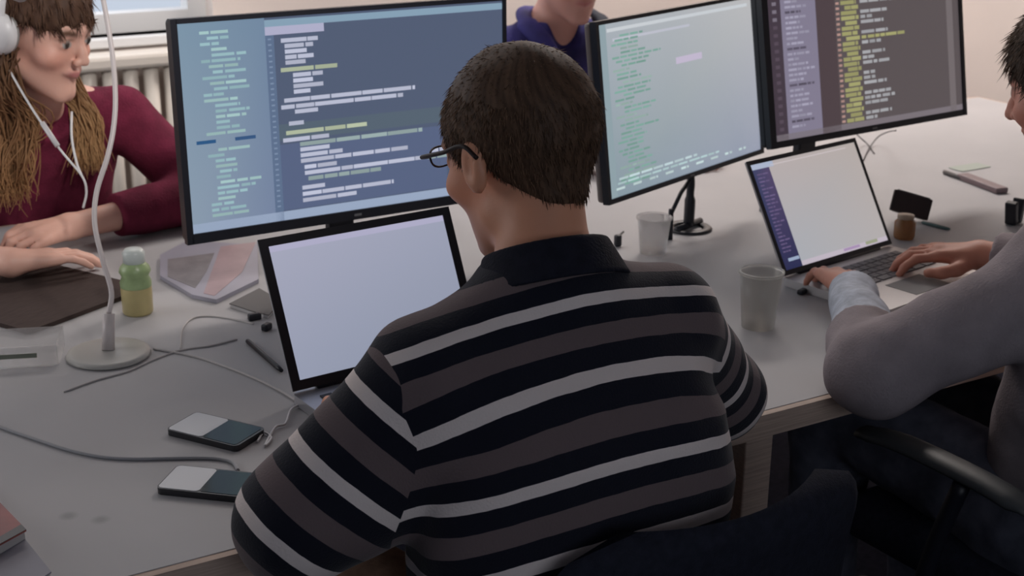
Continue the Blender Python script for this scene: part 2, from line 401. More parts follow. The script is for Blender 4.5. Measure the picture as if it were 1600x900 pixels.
# unseen ceiling panels added to light the back (each light sits just underneath)
M['lamp'] = mat('lamp_panel', (.9, .88, .85), .4); M['lamp'].node_tree.nodes['Principled BSDF'].inputs['Emission Color'].default_value = (1, .93, .86, 1)
M['lamp'].node_tree.nodes['Principled BSDF'].inputs['Emission Strength'].default_value = 3.0
for (x, y, w, d, lab) in ((3.0, 3.5, 1.24, .64, 'wide unseen ceiling lamp panel over the far end of the desk'), (1.2, 3.6, 1.24, .34, 'narrow unseen ceiling lamp panel near the window')):
    o = thing('unseen_ceiling_lamp', lab, 'lamp', (x, y, H))
    obj('housing', bx(NB(), (0, 0, -.03), (w, d, .06)), M['white'], o); obj('diffuser', bx(NB(), (0, 0, -.065), (w-.06, d-.06, .01)), M['lamp'], o)
o = thing('added_spotlight', 'unseen white spotlight added to brighten the woman in headphones', 'lamp', (SPOT.x, SPOT.y, H))  # out-of-view fixture modelled around the added spot fill
b = NB(); lathe(b, [(0, -.015), (.05, -.015), (.05, 0), (0, 0)], seg=24); tube(b, [(0, 0, -.01), (0, -.04, -.16)], .008); obj('mount', b, M['white'], o, True)
b = NB(); _d = (Vector((.70, 3.35, 1.06))-SPOT).normalized(); _c = Vector((0, 0, SPOT.z-H)); tube(b, [_c-_d*.17, _c-_d*.15, _c-_d*.03], [.03, .045, .055], 20); obj('head', b, M['white'], o, True)
# radiator under the window
ra = thing('radiator', 'cream ribbed radiator under the window behind the woman in headphones', 'radiator', (.98, Y1-.075, 0))
b = NB()
for k in range(20): tube(b, [(-.6+k*.0632, 0, .14), (-.6+k*.0632, 0, .80)], .024, 8, flat=1.0)
obj('rib_panel', b, M['cream'], ra, True)
b = NB(); bx(b, (0, 0, .80), (1.27, .10, .045), bevel=.012); bx(b, (0, 0, .13), (1.27, .07, .045), bevel=.012); bx(b, (0, .055, .45), (.2, .03, .05)); obj('header_rail', b, M['cream'], ra)
b = NB(); tube(b, [(.62, 0, .16), (.70, 0, .16), (.70, 0, .0)], .011); obj('pipe', b, M['cream'], ra, True)
b = NB(); tube(b, [(.635, 0, .16), (.635, -.07, .16)], .02, 12); obj('valve', b, M['white'], ra, True)
for sx in (-.5, .5): obj('bracket', bx(NB(), (sx, .0, .055), (.03, .06, .11)), M['cream'], ra)

# ================================================================== DESK
def desk_material():
    m = mat('white_desk_laminate', (.50, .495, .50), .6, .2, bump=0.02, bscale=60)
    n = m.node_tree.nodes; l = m.node_tree.links; bs = n['Principled BSDF']
    tc = n.new('ShaderNodeTexCoord'); t = n.new('ShaderNodeTexNoise'); t.inputs['Scale'].default_value = 2.5; t.inputs['Detail'].default_value = 4
    l.new(tc.outputs['Object'], t.inputs['Vector'])
    r = n.new('ShaderNodeValToRGB'); r.color_ramp.elements[0].color = (.44, .435, .445, 1); r.color_ramp.elements[1].color = (.51, .50, .51, 1)
    r.color_ramp.elements[0].position = .3; r.color_ramp.elements[1].position = .7
    l.new(t.outputs['Fac'], r.inputs[0]); last = r.outputs[0]
    for (px, py) in ((107, 806), (157, 812)):           # two soft darker spots on the top
        q = at(px, py); vd = n.new('ShaderNodeVectorMath'); vd.operation = 'DISTANCE'; l.new(tc.outputs['Object'], vd.inputs[0]); vd.inputs[1].default_value = (q.x, q.y, DESK)
        mr = n.new('ShaderNodeMapRange'); mr.inputs[1].default_value = .004; mr.inputs[2].default_value = .013; mr.inputs[3].default_value = .45; mr.inputs[4].default_value = 0
        l.new(vd.outputs['Value'], mr.inputs[0])
        mx = n.new('ShaderNodeMixRGB'); l.new(mr.outputs[0], mx.inputs[0]); l.new(last, mx.inputs[1]); mx.inputs[2].default_value = (.2, .2, .2, 1); last = mx.outputs[0]
    l.new(last, bs.inputs['Base Color'])
    return m
M['desk'] = desk_material()
DX0, DX1, DY0, DY1 = -.55, 3.31, 1.392, 2.84
dk = thing('desk', 'long white shared desk with plywood edge carrying the monitors and laptops', 'desk', (0, 0, 0))
obj('tabletop', bx(NB(), ((DX0+DX1)/2, (DY0+DY1)/2, DESK-.013), (DX1-DX0, DY1-DY0, .026)), M['desk'], dk)
b = NB(); e = .012
bx(b, ((DX0+DX1)/2, DY0-e/2, DESK-.0185), (DX1-DX0+2*e, e, .035)); bx(b, ((DX0+DX1)/2, DY1+e/2, DESK-.0185), (DX1-DX0+2*e, e, .035))
bx(b, (DX0-e/2, (DY0+DY1)/2, DESK-.0185), (e, DY1-DY0, .035)); bx(b, (DX1+e/2, (DY0+DY1)/2, DESK-.0185), (e, DY1-DY0, .035))
obj('edge_band', b, M['wood'], dk)
b = NB(); bx(b, ((DX0+DX1)/2, DY0+.5, DESK-.055), (DX1-DX0-.2, .03, .055)); bx(b, ((DX0+DX1)/2, DY1-.10, DESK-.055), (DX1-DX0-.2, .03, .055)); obj('under_frame', b, M['wood'], dk)
for x in (-.50, 1.262, 3.26):
    for y in (DY0+.035, DY1-.035):
        obj('leg', bx(NB(), (x, y, (DESK-.036)/2), (.050, .050, DESK-.036), bevel=.003), M['wood'], dk)

# ================================================================== SCREENS
SCREEN = attr_mat('lit_screen', .22, emit=True, spec=.35)
def screen_mesh(name, w, h, rects, parent, y=0.0):
    """lit panel in the plane y, x 0..w, z 0..h; rects (u0,v0,u1,v1,col[,layer]) with v from the top"""
    bm = NB(); lay = bm.loops.layers.float_color.new('col')
    for r in rects:
        u0, v0, u1, v1, col = r[:5]; L = r[5] if len(r) > 5 else 1
        yy = y-.00012*L
        vs = [bm.verts.new((w*u0, yy, h*(1-v1))), bm.verts.new((w*u1, yy, h*(1-v1))), bm.verts.new((w*u1, yy, h*(1-v0))), bm.verts.new((w*u0, yy, h*(1-v0)))]
        f = bm.faces.new(vs)
        cs = col if isinstance(col[0], (tuple, list)) else [col]*4     # corners: bl br tr tl
        for lp, c in zip(f.loops, cs): lp[lay] = (*c, 1)
    return obj(name, bm, SCREEN, parent)
def words(R, v, u0, u1, hgt, col, rr, gap=.012, wmin=.02, wmax=.07, L=2):
    u = u0
    while u < u1-.004:
        e = min(u1, u+rr.uniform(wmin, wmax)); k = rr.uniform(.82, 1.08)
        R.append((u, v-hgt/2, e, v+hgt/2, tuple(min(1, c*k) for c in col), L)); u = e+gap*rr.uniform(.5, 1.1)
def monitor(name, label, bl, z, yaw, tilt, w, h, rects, bez=(.012, .012, .012, .012), thick=.035, stand='plate', sx=None, bw=.24, side=None):
    """bl: bottom-left corner of the front face, bez: left, right, top, bottom"""
    p = c2w(bl[0], bl[1]); t = thing(name, label, 'monitor', (p.x, p.y, DESK), yaw)
    zz = z; Rm = Matrix.Translation((0, 0, zz)) @ Matrix.Rotation(-tilt, 4, 'X')
    b = NB()
    bl_, br_, bt_, bb_ = bez
    for (cx, cz, sx_, sz_) in ((bl_/2, h/2, bl_, h), (w-br_/2, h/2, br_, h), (w/2, h-bt_/2, w-bl_-br_, bt_), (w/2, bb_/2, w-bl_-br_, bb_)):
        bx(b, (cx, .007, cz), (sx_, .014, sz_))
    b.transform(Rm); f = obj('bezel', b, M['black'], t)
    b = NB(); bx(b, (w/2, .014+(thick-.014)/2, h/2), (w-.004, thick-.014, h-.004), bevel=.006); bx(b, (w/2, .014+thick*.5+.02, h*.45), (w*.5, .03, h*.5), bevel=.012); b.transform(Rm)
    obj('back_shell', b, side or M['black'], t)
    s = screen_mesh('screen', w-bl_-br_, h-bt_-bb_, rects, t)
    s.data.transform(Rm @ Matrix.Translation((bl_, .004, bb_)))
    b = NB(); bx(b, (w/2, -.0004, bb_*.5), (.014, .0008, min(bb_*.3, .004))); b.transform(Rm); obj('logo_strip', b, M['grey'], t)
    cx = w/2 if sx is None else sx
    b = NB(); top = Rm @ Vector((cx, .06, h*.42))
    if stand == 'plate':
        bx(b, (cx, top.y+.012, top.z/2+.005), (.05, .02, top.z), bevel=.004); bx(b, (cx, top.y-.004, top.z), (.07, .04, .07), bevel=.006)
        obj('stand_column', b, M['black'], t)
        b = NB(); rounded_slab(b, bw, .18, 0, .012, .05, cx, top.y-.01); obj('stand_base', b, M['black'], t)
    else:                                            # slim post on a small round foot with a folding arm
        y0 = .030
        tube(b, catmull([(cx, y0, .008), (cx, y0, .07), (cx, y0+.004, .12), (cx, top.y, top.z)], 6), [.011]*6+[.008]*6+[.010]*7, 12); obj('stand_column', b, M['black'], t, True)
        b = NB(); lathe(b, [(.030, .0005), (.046, .0005), (.048, .003), (.044, .006), (.032, .006), (.028, .003), (.030, .0005)], (cx, y0, 0), 36); tube(b, [(cx-.044, y0, .008), (cx+.044, y0, .008)], .007, 8); obj('stand_base', b, M['black'], t, True)
        b = NB(); tube(b, [(cx, y0, .105), (cx-.04, y0-.004, .085), (cx-.085, y0-.012, .052)], .0042, 8); tube(b, [(cx-.085, y0-.012, .062), (cx-.087, y0-.012, .001)], [.005, .007], 8); obj('stand_arm', b, M['black'], t, True)
    return t
# --- screen of the large left monitor
rr = random.Random(3)
side = srgb(112, 138, 165); ed = srgb(80, 91, 114); R = [(0, 0, 1, 1, ed, 0)]
R.append((0, 0, .245, 1, [srgb(136, 152, 170), srgb(116, 130, 158), srgb(112, 134, 158), srgb(122, 146, 165)], 1))
R.append((.245, .012, 1, .045, srgb(132, 158, 178), 1)); R.append((.245, .045, .42, .085, srgb(172, 172, 198), 1)); R.append((.245, .085, .27, 1, srgb(92, 110, 138), 1))
R.append((0, .955, 1, 1, srgb(150, 165, 190), 1))
R.append((.27, .52, .80, .60, srgb(84, 98, 112), 1)); R.append((.27, .62, .80, .95, srgb(86, 98, 128), 1))
for k in range(34):
    v = .05+k*.0265; ind = rr.choice((.02, .04, .05))
    if k not in (19, 20): words(R, v, ind+.04, ind+rr.uniform(.08, .16), .014, srgb(148, 182, 188) if k % 3 else srgb(158, 190, 190), rr, gap=.006)
R.append((.03, .555, .085, .572, srgb(40, 84, 128), 2)); R.append((.14, .555, .20, .572, srgb(52, 84, 125), 2))
wt = srgb(186, 190, 210); yl = srgb(176, 186, 160); gn = srgb(150, 168, 168)
for (v, a, b_, c) in ((.115, .29, .40, wt), (.142, .30, .385, wt), (.169, .30, .365, wt), (.196, .30, .385, wt), (.222, .30, .36, wt), (.256, .285, .46, yl), (.285, .32, .41, wt), (.312, .32, .38, wt),
                     (.339, .32, .41, wt), (.366, .32, .37, wt), (.405, .29, .70, wt), (.437, .28, .66, wt), (.464, .32, .39, wt), (.520, .30, .345, wt), (.565, .29, .54, yl), (.600, .28, .42, wt), (.628, .33, .72, gn),
                     (.655, .33, .42, wt), (.684, .33, .46, wt), (.712, .33, .67, wt), (.745, .34, .44, wt), (.775, .34, .80, wt), (.805, .35, .58, gn), (.848, .33, .40, wt), (.880, .33, .62, wt), (.912, .33, .50, wt)):
    words(R, v, a, b_, .020, c, rr, gap=.004, wmin=.03, wmax=.12)
for k in range(32): R.append((.252, .10+k*.0265, .262, .108+k*.0265, srgb(120, 138, 165), 2))
monitor('monitor', 'large black monitor showing blue-grey code behind the open laptop of the man in stripes', (-.5311, 2.2052), .1212, .5593-TH, .0356, .6164, .3658, R, bez=(.011, .007, .008, .017))
# --- centre monitor, reflection haze painted into its screen colours
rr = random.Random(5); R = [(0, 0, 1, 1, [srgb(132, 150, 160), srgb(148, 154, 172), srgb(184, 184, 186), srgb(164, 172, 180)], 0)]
R.append((0, 0, .045, 1, srgb(140, 158, 165), 1)); R.append((.05, .03, .95, .05, srgb(198, 203, 208), 1)); R.append((.08, .09, .55, .105, srgb(186, 188, 200), 1))
g1 = srgb(122, 164, 152); g2 = srgb(146, 172, 164)
for k in range(36):
    v = .08+k*.0245; a = rr.choice((.07, .09, .12)); words(R, v, a, a+rr.uniform(.08, .30 if k % 5 == 0 else .2), .012, g1 if rr.random() < .7 else g2, rr, gap=.008)
R.append((.45, .275, .62, .315, srgb(192, 182, 204), 2))
for k in range(9): words(R, .955-.0, .04+k*.1, .09+k*.1, .014, srgb(190, 210, 210), rr)
words(R, .90, .06, .55, .014, srgb(190, 210, 214), rr); words(R, .925, .05, .7, .012, srgb(176, 202, 204), rr)
M['bronze'] = mat('bronze_grey_shell', (.20, .165, .15), .45)
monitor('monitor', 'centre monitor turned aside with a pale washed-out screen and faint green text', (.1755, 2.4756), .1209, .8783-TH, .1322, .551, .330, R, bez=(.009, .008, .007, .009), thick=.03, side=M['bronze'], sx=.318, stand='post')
# --- right monitor, dark editor
rr = random.Random(9); bg = srgb(88, 80, 82); R = [(0, 0, 1, 1, bg, 0), (0, 0, .065, 1, srgb(66, 56, 66), 1), (.065, 0, .235, 1, srgb(128, 122, 142), 1), (.235, 0, .33, 1, srgb(76, 64, 68), 1), (.93, 0, .965, 1, srgb(112, 104, 106), 1), (0, .965, 1, 1, srgb(120, 112, 118), 1), (0, 0, 1, .05, srgb(84, 76, 92), 1)]
for k in range(30): words(R, .06+k*.03, .085, .085+rr.uniform(.05, .13), .014, srgb(158, 154, 174) if k % 7 else srgb(90, 84, 100), rr, gap=.006, wmin=.01, wmax=.04)
for k in range(20): R.append((.025, .07+k*.045, .045, .09+k*.045, srgb(120, 112, 124) if k < 6 else srgb(84, 72, 84), 2))
yg = srgb(160, 158, 108); lg = srgb(162, 162, 166); pk = srgb(176, 140, 132)
ends = [.60, .74, .86, .96, .70, .62, .66, .56, .60, .52, .58, .54, .60, .70, .56, .54, .58, .48, .60, .55, .50, .47, .58, .52, .60, .62, .58, .64, .60, .50]
for k in range(30):
    v = .065+k*.0305; a = .35+.02*(k % 3 == 1)
    words(R, v, .335, .352, .014, pk, rr); words(R, v, a+.01, .44+.01*(k % 2), .023, yg, rr, gap=.005, wmin=.03, wmax=.09)
    if k % 4 != 3: words(R, v, .46, max(.52, ends[k]), .019, yg if ends[k] > .68 else lg, rr, gap=.008)
monitor('monitor', 'right-hand dark monitor with yellow-green code above the second laptop', (.502, 2.6847), .1785, .6226-TH, .1915, .598, .359, R, bez=(.016, .010, .010, .013), sx=.20, bw=.16)

# ================================================================== LAPTOPS
def laptop(label, bl, yaw, tilt, w, h, rects, bez, shell, depth=.225, deck=None):
    p = c2w(*bl); t = thing('laptop', label, 'laptop', (p.x, p.y, DESK), yaw)
    b = NB(); rounded_slab(b, w, depth, .001, .016, .012, w/2, -depth/2+.008); obj('base', b, shell, t)
    b = NB()
    for r in range(5):
        n = 13-(r == 4)*5
        for k in range(n):
            kw = (w*.84)/n; bx(b, (w*.08+kw*(k+.5), -.035-r*.0185, .017), (kw*.86 if not (r == 4 and k == 4) else kw*.9, .0155, .002))
    obj('keyboard', b, deck or M['black'], t)
    b = NB(); bx(b, (w/2, -.168, .0163), (.10, .065, .0008)); obj('trackpad', b, M['grey'], t)
    Rm = Matrix.Translation((0, .0, .020)) @ Matrix.Rotation(-tilt, 4, 'X')
    b = NB(); bx(b, (w/2, .0045, h/2), (w, .005, h), bevel=.002); b.transform(Rm); lid = obj('lid', b, shell, t)
    b = NB()
    l_, r_, t_, b_ = bez
    for (cx, cz, sx_, sz_) in ((l_/2, h/2, l_, h), (w-r_/2, h/2, r_, h), (w/2, h-t_/2, w-l_-r_, t_), (w/2, b_/2, w-l_-r_, b_)): bx(b, (cx, .001, cz), (sx_, .002, sz_))
    b.transform(Rm); obj('screen_bezel', b, M['black'], lid)
    s = screen_mesh('screen', w-l_-r_, h-t_-b_, rects, lid); s.data.transform(Rm @ Matrix.Translation((l_, .0012, b_)))
    b = NB(); tube(b, [(w*.12, .004, .016), (w*.88, .004, .016)], .006, 10); obj('hinge', b, M['black'], t, True)
    return t
laptop('open laptop with a blank pale blue-grey screen in front of the man in stripes', (-.308, 1.8416), .6192-TH, .4335, .3226, .2215,
       [(0, 0, 1, 1, [srgb(148, 154, 174), srgb(140, 147, 166), srgb(156, 160, 180), srgb(164, 166, 186)], 0), (0, 0, 1, .045, srgb(172, 170, 196), 1)], (.014, .014, .012, .014), M['alu'])
rr = random.Random(2); R = [(0, 0, 1, 1, [srgb(166, 170, 178), srgb(176, 170, 170), srgb(178, 168, 164), srgb(180, 170, 170)], 0), (0, 0, .155, 1, [srgb(38, 42, 78), srgb(38, 42, 78), srgb(82, 70, 104), srgb(60, 66, 100)], 1), (0, 0, .2, .05, srgb(168, 178, 200), 2), (.17, .03, .9, .04, srgb(198, 188, 190), 2), (.05, .90, .15, .93, srgb(150, 165, 190), 2)]
for k in range(22): words(R, .10+k*.035, .03, .03+rr.uniform(.04, .11), .013, srgb(104, 90, 128), rr, gap=.008, wmin=.02, wmax=.05)
R.append((.155, .955, 1, 1, srgb(188, 178, 190), 2))
R.append((.78, .955, .90, .985, srgb(150, 155, 130), 3)); R.append((.56, .96, .72, .985, srgb(164, 140, 176), 3))
M['lap_silver'] = mat('silver_shell', (.62, .60, .60), .4, metal=.4); M['key_grey'] = mat('grey_keys', (.15, .15, .17), .5)
laptop('laptop with a purple side bar, used by the man in grey', (.4866, 2.3842), .7008-TH, .5180, .3148, .2161, R, (.007, .007, .008, .009), M['lap_silver'], deck=M['key_grey'])

# ================================================================== OFFICE CHAIRS
def make_chair(label, pad, arms=True):
    t = thing('office_chair', label, 'chair')
    b = NB(); bx(b, (0, 0, .445), (.48, .46, .08), bevel=.035, seg=4); obj('seat', b, M['black_soft'], t, True)
    # backrest: curved rounded panel, sides wrap forward
    b = NB(); n, mrow = 16, 14; grid = {}
    for side_ in (0, 1):
        for i in range(n+1):
            for j in range(mrow+1):
                s = -1+2*i/n; q = j/mrow; z = .50+.31*q
                half = .245*(1-.0*q); rr_ = max(0.0, (q-.70)/.30); half = half-.10*(1-math.sqrt(max(0, 1-rr_**2)))
                ll_ = max(0.0, (.15-q)/.15); half -= .05*(1-math.sqrt(max(0, 1-ll_**2)))
                x = s*half; y = -.23+.045*(s*s)-.035*q+.012*math.sin(q*PI)
                edge = (1-abs(s)**8)*(1-abs(2*q-1)**10)
                grid[side_, i, j] = b.verts.new((x, y+(.018*edge if side_ else -.018*edge), z))
    for i in range(n):
        for j in range(mrow):
            b.faces.new((grid[0, i, j], grid[0, i+1, j], grid[0, i+1, j+1], grid[0, i, j+1])); b.faces.new((grid[1, i, j], grid[1, i, j+1], grid[1, i+1, j+1], grid[1, i+1, j]))
    for i in range(n):
        for j in (0, mrow): b.faces.new((grid[0, i, j], grid[1, i, j], grid[1, i+1, j], grid[0, i+1, j]) if j == 0 else (grid[0, i, j], grid[0, i+1, j], grid[1, i+1, j], grid[1, i, j]))
    for j in range(mrow):
        for i in (0, n): b.faces.new((grid[0, i, j], grid[0, i, j+1], grid[1, i, j+1], grid[1, i, j]) if i == 0 else (grid[0, i, j], grid[1, i, j], grid[1, i, j+1], grid[0, i, j+1]))
    obj('backrest', b, M['black_soft'], t, True)
    b = NB(); tube(b, catmull([(0, -.05, .39), (0, -.22, .38), (0, -.285, .45), (0, -.29, .62)], 6), .018, 8); obj('back_support', b, M['black'], t, True)
    for s in ((-1, 1) if arms else ()):
        b = NB(); tube(b, catmull([(s*.20, .0, .40), (s*.285, .0, .42), (s*.295, -.02, .52), (s*.29, -.05, .632)], 6), .014, 8); a = obj('armrest', b, M['black'], t, True)
        b = NB(); tube(b, catmull([(s*.29, -.17, .638), (s*.29, -.08, .648), (s*.287, .06, .648), (s*.278, .15, .632)], 6), [.018]*2+[.026]*15+[.022]*2, 10, flat=.45); obj('arm_pad', b, pad, a, True)
    b = NB(); tube(b, [(0, 0, .12), (0, 0, .41)], .026, 14); bx(b, (0, 0, .395), (.2, .2, .025)); obj('gas_lift', b, M['black'], t)
    b = NB()
    for k in range(5):
        a = 2*PI*k/5+.3; tube(b, [(0, 0, .13), (.3*math.cos(a), .3*math.sin(a), .075)], [.03, .018], 8)
    obj('star_base', b, M['black'], t)
    for k in range(5):
        a = 2*PI*k/5+.3; c = Vector((.3*math.cos(a), .3*math.sin(a), .03)); d = Vector((-math.sin(a), math.cos(a), 0))*.024
        b = NB(); tube(b, [c-d, c+d], .03, 14); tube(b, [c, c+Vector((0, 0, .055))], .007); obj('caster', b, M['black'], t)
    return t
ch = make_chair('black office chair the man in the striped sweater sits on', M['black'], False); ch.location = (.935, 1.325, 0); ch.rotation_euler = (0, 0, .04)
ch2 = make_chair('black office chair with grey arm pads under the man in the grey sweater', M['grey_rubber']); ch2.location = (1.79, 1.30, 0); ch2.rotation_euler = (0, 0, .05)
dup(ch, (.62, 2.98+.14, 0), PI, 'office chair beneath the woman in headphones, across the desk')
dup(ch, (1.93, 3.22, 0), PI, 'office chair beneath the person in the blue jacket, across the desk')

exec_people = True
# ================================================================== PEOPLE
def stripes_material():
    m = bpy.data.materials.new('striped_knit'); m.use_nodes = True; n = m.node_tree.nodes; l = m.node_tree.links
    b = n['Principled BSDF']; b.inputs['Roughness'].default_value = .9; b.inputs['Specular IOR Level'].default_value = .15
    a1 = n.new('ShaderNodeAttribute'); a1.attribute_name = 'rows_body'; a2 = n.new('ShaderNodeAttribute'); a2.attribute_name = 'rows_sleeve'
    a3 = n.new('ShaderNodeAttribute'); a3.attribute_name = 'seam'; gt = n.new('ShaderNodeMath'); gt.operation = 'GREATER_THAN'; gt.inputs[1].default_value = 0; l.new(a3.outputs['Fac'], gt.inputs[0])
    a = n.new('ShaderNodeMix'); a.data_type = 'FLOAT'; l.new(gt.outputs[0], a.inputs['Factor']); l.new(a1.outputs['Fac'], a.inputs['A']); l.new(a2.outputs['Fac'], a.inputs['B'])
    tc = n.new('ShaderNodeTexCoord'); nz = n.new('ShaderNodeTexNoise'); nz.inputs['Scale'].default_value = 30; l.new(tc.outputs['Object'], nz.inputs['Vector'])
    mm = n.new('ShaderNodeMath'); mm.operation = 'MULTIPLY_ADD'; l.new(nz.outputs['Fac'], mm.inputs[0]); mm.inputs[1].default_value = .03; l.new(a.outputs['Result'], mm.inputs[2])
    fr = n.new('ShaderNodeMath'); fr.operation = 'FRACT'; l.new(mm.outputs[0], fr.inputs[0])
    r = n.new('ShaderNodeValToRGB'); cr = r.color_ramp; cr.interpolation = 'CONSTANT'
    blk = (.011, .012, .021, 1); gry = (.155, .118, .122, 1); wh = (.80, .71, .68, 1)
    cr.elements[0].position = 0; cr.elements[0].color = wh; cr.elements[1].position = .17; cr.elements[1].color = blk
    e = cr.elements.new(.44); e.color = gry; e = cr.elements.new(.73); e.color = blk
    l.new(fr.outputs[0], r.inputs[0]); l.new(r.outputs[0], b.inputs['Base Color'])
    w = n.new('ShaderNodeTexNoise'); w.inputs['Scale'].default_value = 350; l.new(tc.outputs['Object'], w.inputs['Vector'])
    bp = n.new('ShaderNodeBump'); bp.inputs['Strength'].default_value = .35; bp.inputs['Distance'].default_value = .002; l.new(w.outputs['Fac'], bp.inputs['Height']); l.new(bp.outputs[0], b.inputs['Normal'])
    b.inputs['Sheen Weight'].default_value = .15
    return m
def strands(name, roots, dirs, cols, L, r0, parent, m, grav=0.0, curl=0.0, seg=3, rs=random.Random(1)):
    """short hair tufts: thin three-sided spikes merged in one hair mesh"""
    N = len(roots); V = []; F = []; K = []
    for i in range(N):
        p = roots[i].astype(float).copy(); d = dirs[i]/np.linalg.norm(dirs[i]); l = L[i]
        x = np.cross(d, (0.3, .2, .9)); x /= np.linalg.norm(x)+1e-9; y = np.cross(d, x)
        base = len(V)
        for k in range(seg+1):
            t = k/seg; rr_ = r0*(1-t)**.6
            if k == seg: V.append(p); K.append(cols[i])
            else:
                for a in (0, 2.09, 4.19): V.append(p+(x*math.cos(a)+y*math.sin(a))*rr_); K.append(cols[i]*(.75+.35*t))
            d = d+np.array([0, 0, -grav]); d /= np.linalg.norm(d); p = p+d*l/seg
        for k in range(seg-1):
            for a in range(3):
                a2 = (a+1) % 3; F.append((base+3*k+a, base+3*k+a2, base+3*k+3+a2)); F.append((base+3*k+a, base+3*k+3+a2, base+3*k+3+a))
        q = base+3*(seg-1)
        for a in range(3): F.append((q+a, q+(a+1) % 3, q+3))
    return np.array(V), np.array(F), np.array(K)
def grad(fn, P, e=.001):
    g = np.stack([fn(P+A(v)*e)-fn(P-A(v)*e) for v in np.eye(3)], 1); return g/np.maximum(np.linalg.norm(g, axis=1, keepdims=True), 1e-6)
def hair_from(name, hd, sdf, lo, hi, col, col2, parent, n_st, L, h=.0035, swirl=(0, -.045, .12), lift=.35, r0=.0011, seed=1, grav=.0):
    V, F = surface(sdf, lo, hi, h)
    rg = np.random.default_rng(seed)
    q = hd.loc(V.astype(np.float32)); az = np.arctan2(q[:, 0], q[:, 1]+.04)
    f = .5+.5*np.sin(az*38+3*np.sin(q[:, 2]*60))*np.cos(az*17+q[:, 2]*40)
    vc = A(col)*(1-.6*f[:, None])+A(col2)*.6*f[:, None]; vc = vc*.8
    idx = rg.integers(0, len(V), n_st); roots = V[idx]; nrm = grad(sdf, roots.astype(np.float32))
    lq = hd.loc(roots.astype(np.float32))
    away = lq-A(swirl); away = away/np.linalg.norm(away, axis=1, keepdims=True)
    aw = away@hd.R
    aw = aw-nrm*(aw*nrm).sum(1, keepdims=True); aw /= np.linalg.norm(aw, axis=1, keepdims=True)+1e-6
    d = aw+nrm*lift+rg.normal(0, .16, aw.shape)
    k = rg.random(n_st)[:, None]; cols = A(col)*(1-k)+A(col2)*k
    Ls = L*(.6+.7*rg.random(n_st))*np.where(np.abs(sdf((roots+A((0, 0, -.010))).astype(np.float32))) < .004, 1, .6)
    # make quads and tris one mesh: triangulate the cap
    F3 = np.concatenate([F[:, [0, 1, 2]], F[:, [0, 2, 3]]])
    if n_st:
        V2, F2, K2 = strands(name, roots-nrm*.002, d, cols, Ls, r0, None, None, grav)
        F3 = np.concatenate([F3, F2+len(V)]); V = np.concatenate([V, V2]); vc = np.concatenate([vc, K2])
    return np_mesh(name, V, F3, HAIR_MAT, parent, vc)
def finish_person(name, label, fn, lo, hi, h, colfn):
    V, F = surface(fn, lo, hi, h)
    o = np_mesh(name, V, F, SKIN_MAT, None, colfn(V.astype(np.float32)))
    return tag(o, label, 'person')

# ---------------------------------------------------------------- the man in stripes
HM = Head((.848, 1.398, 1.157), (-.19, .98), pitch=.30, roll=0.02, sc=1.03)
NB_ = (.832, 1.308, 1.022)                               # base of the neck
S_L, E_L, W_L = (.660, 1.29, .948), (.518, 1.315, .795), (.690, 1.535, .788)
S_R, E_R, W_R = (1.005, 1.30, .950), (1.158, 1.375, .792), (1.02, 1.585, .788)
TORSO_M = [(.44, .86, 1.27, .165, .125), (.55, .86, 1.265, .17, .12), (.66, .838, 1.25, .203, .118), (.78, .836, 1.245, .212, .118), (.87, .838, 1.252, .200, .114), (.94, .838, 1.275, .175, .10), (.99, .834, 1.295, .105, .075), (1.035, .832, 1.308, .055, .055)]
LEGS_M = dict(hL=(.76, 1.25, .51), kL=(.62, 1.68, .585), aL=(.66, 1.66, .10), hR=(.96, 1.27, .49), kR=(1.01, 1.70, .54), aR=(1.02, 1.72, .10))
def legs_sdf(p, L, off=0.0, k=.04):
    d = None
    for s in 'LR':
        e = chain(p, [L['h'+s], L['k'+s], L['a'+s]], [.082+off, .058+off, .040+off], .03); d = e if d is None else smin(d, e, k)
    return d
def feet_sdf(p, L, off=0.0, fwd=(0, 1), sides='LR'):
    d = None
    for s in sides:
        a = np.array(L['a'+s]); a2 = a.copy(); a2[2] = .04; e = cone(p, a2-np.array([fwd[0], fwd[1], 0])*.03, a2+np.array([fwd[0]*.13, fwd[1]*.13, -.005]), .036+off, .030+off)
        e = smin(e, cone(p, a, a2, .035, .035), .02); d = e if d is None else np.minimum(d, e)
    return d
def man_body(p):
    d = HM.sdf(p)
    d = smin(d, cone(p, HM.w((-.004, -.026, -.045)), NB_, .051, .056), .025)
    t = loft(p, [(z, cx, cy, a-.02, b-.015) for z, cx, cy, a, b in TORSO_M]); d = smin(d, t, .03)
    for S, E, Wr in ((S_L, E_L, W_L), (S_R, E_R, W_R)):
        d = smin(d, cone(p, NB_, S, .045, .045), .04); d = smin(d, chain(p, [S, E, Wr], [.045, .034, .024], .02), .02)
    d = smin(d, hand_sdf(p, W_L, (.35, .9, -.05), (0, 0, 1), -1, curl=.45), .01)
    d = smin(d, hand_sdf(p, W_R, (-.35, .9, -.05), (0, 0, 1), 1, curl=.45), .01)
    d = smin(d, legs_sdf(p, LEGS_M, -.012), .04); d = smin(d, feet_sdf(p, LEGS_M, -.008), .02)
    return d
skin_m = (.72, .34, .21)
def man_cols(V):
    c = HM.colors(V, skin_m, (.06, .035, .025), (.42, .15, .13)); q = HM.loc(V)
    st = np.clip(((q[:, 1]-.01)*18), 0, 1)*np.clip((-.035-q[:, 2])*40, 0, 1)*(q[:, 2] > -.13)*(np.abs(q[:, 0]) < .09)*.35
    return c*(1-st[:, None])+A((.14, .10, .09))*st[:, None]
man = finish_person('person', 'man seen from behind in a black, grey and white striped sweater', man_body, (.36, 1.0, 0.0), (1.3, 1.95, 1.36), .0045, man_cols)
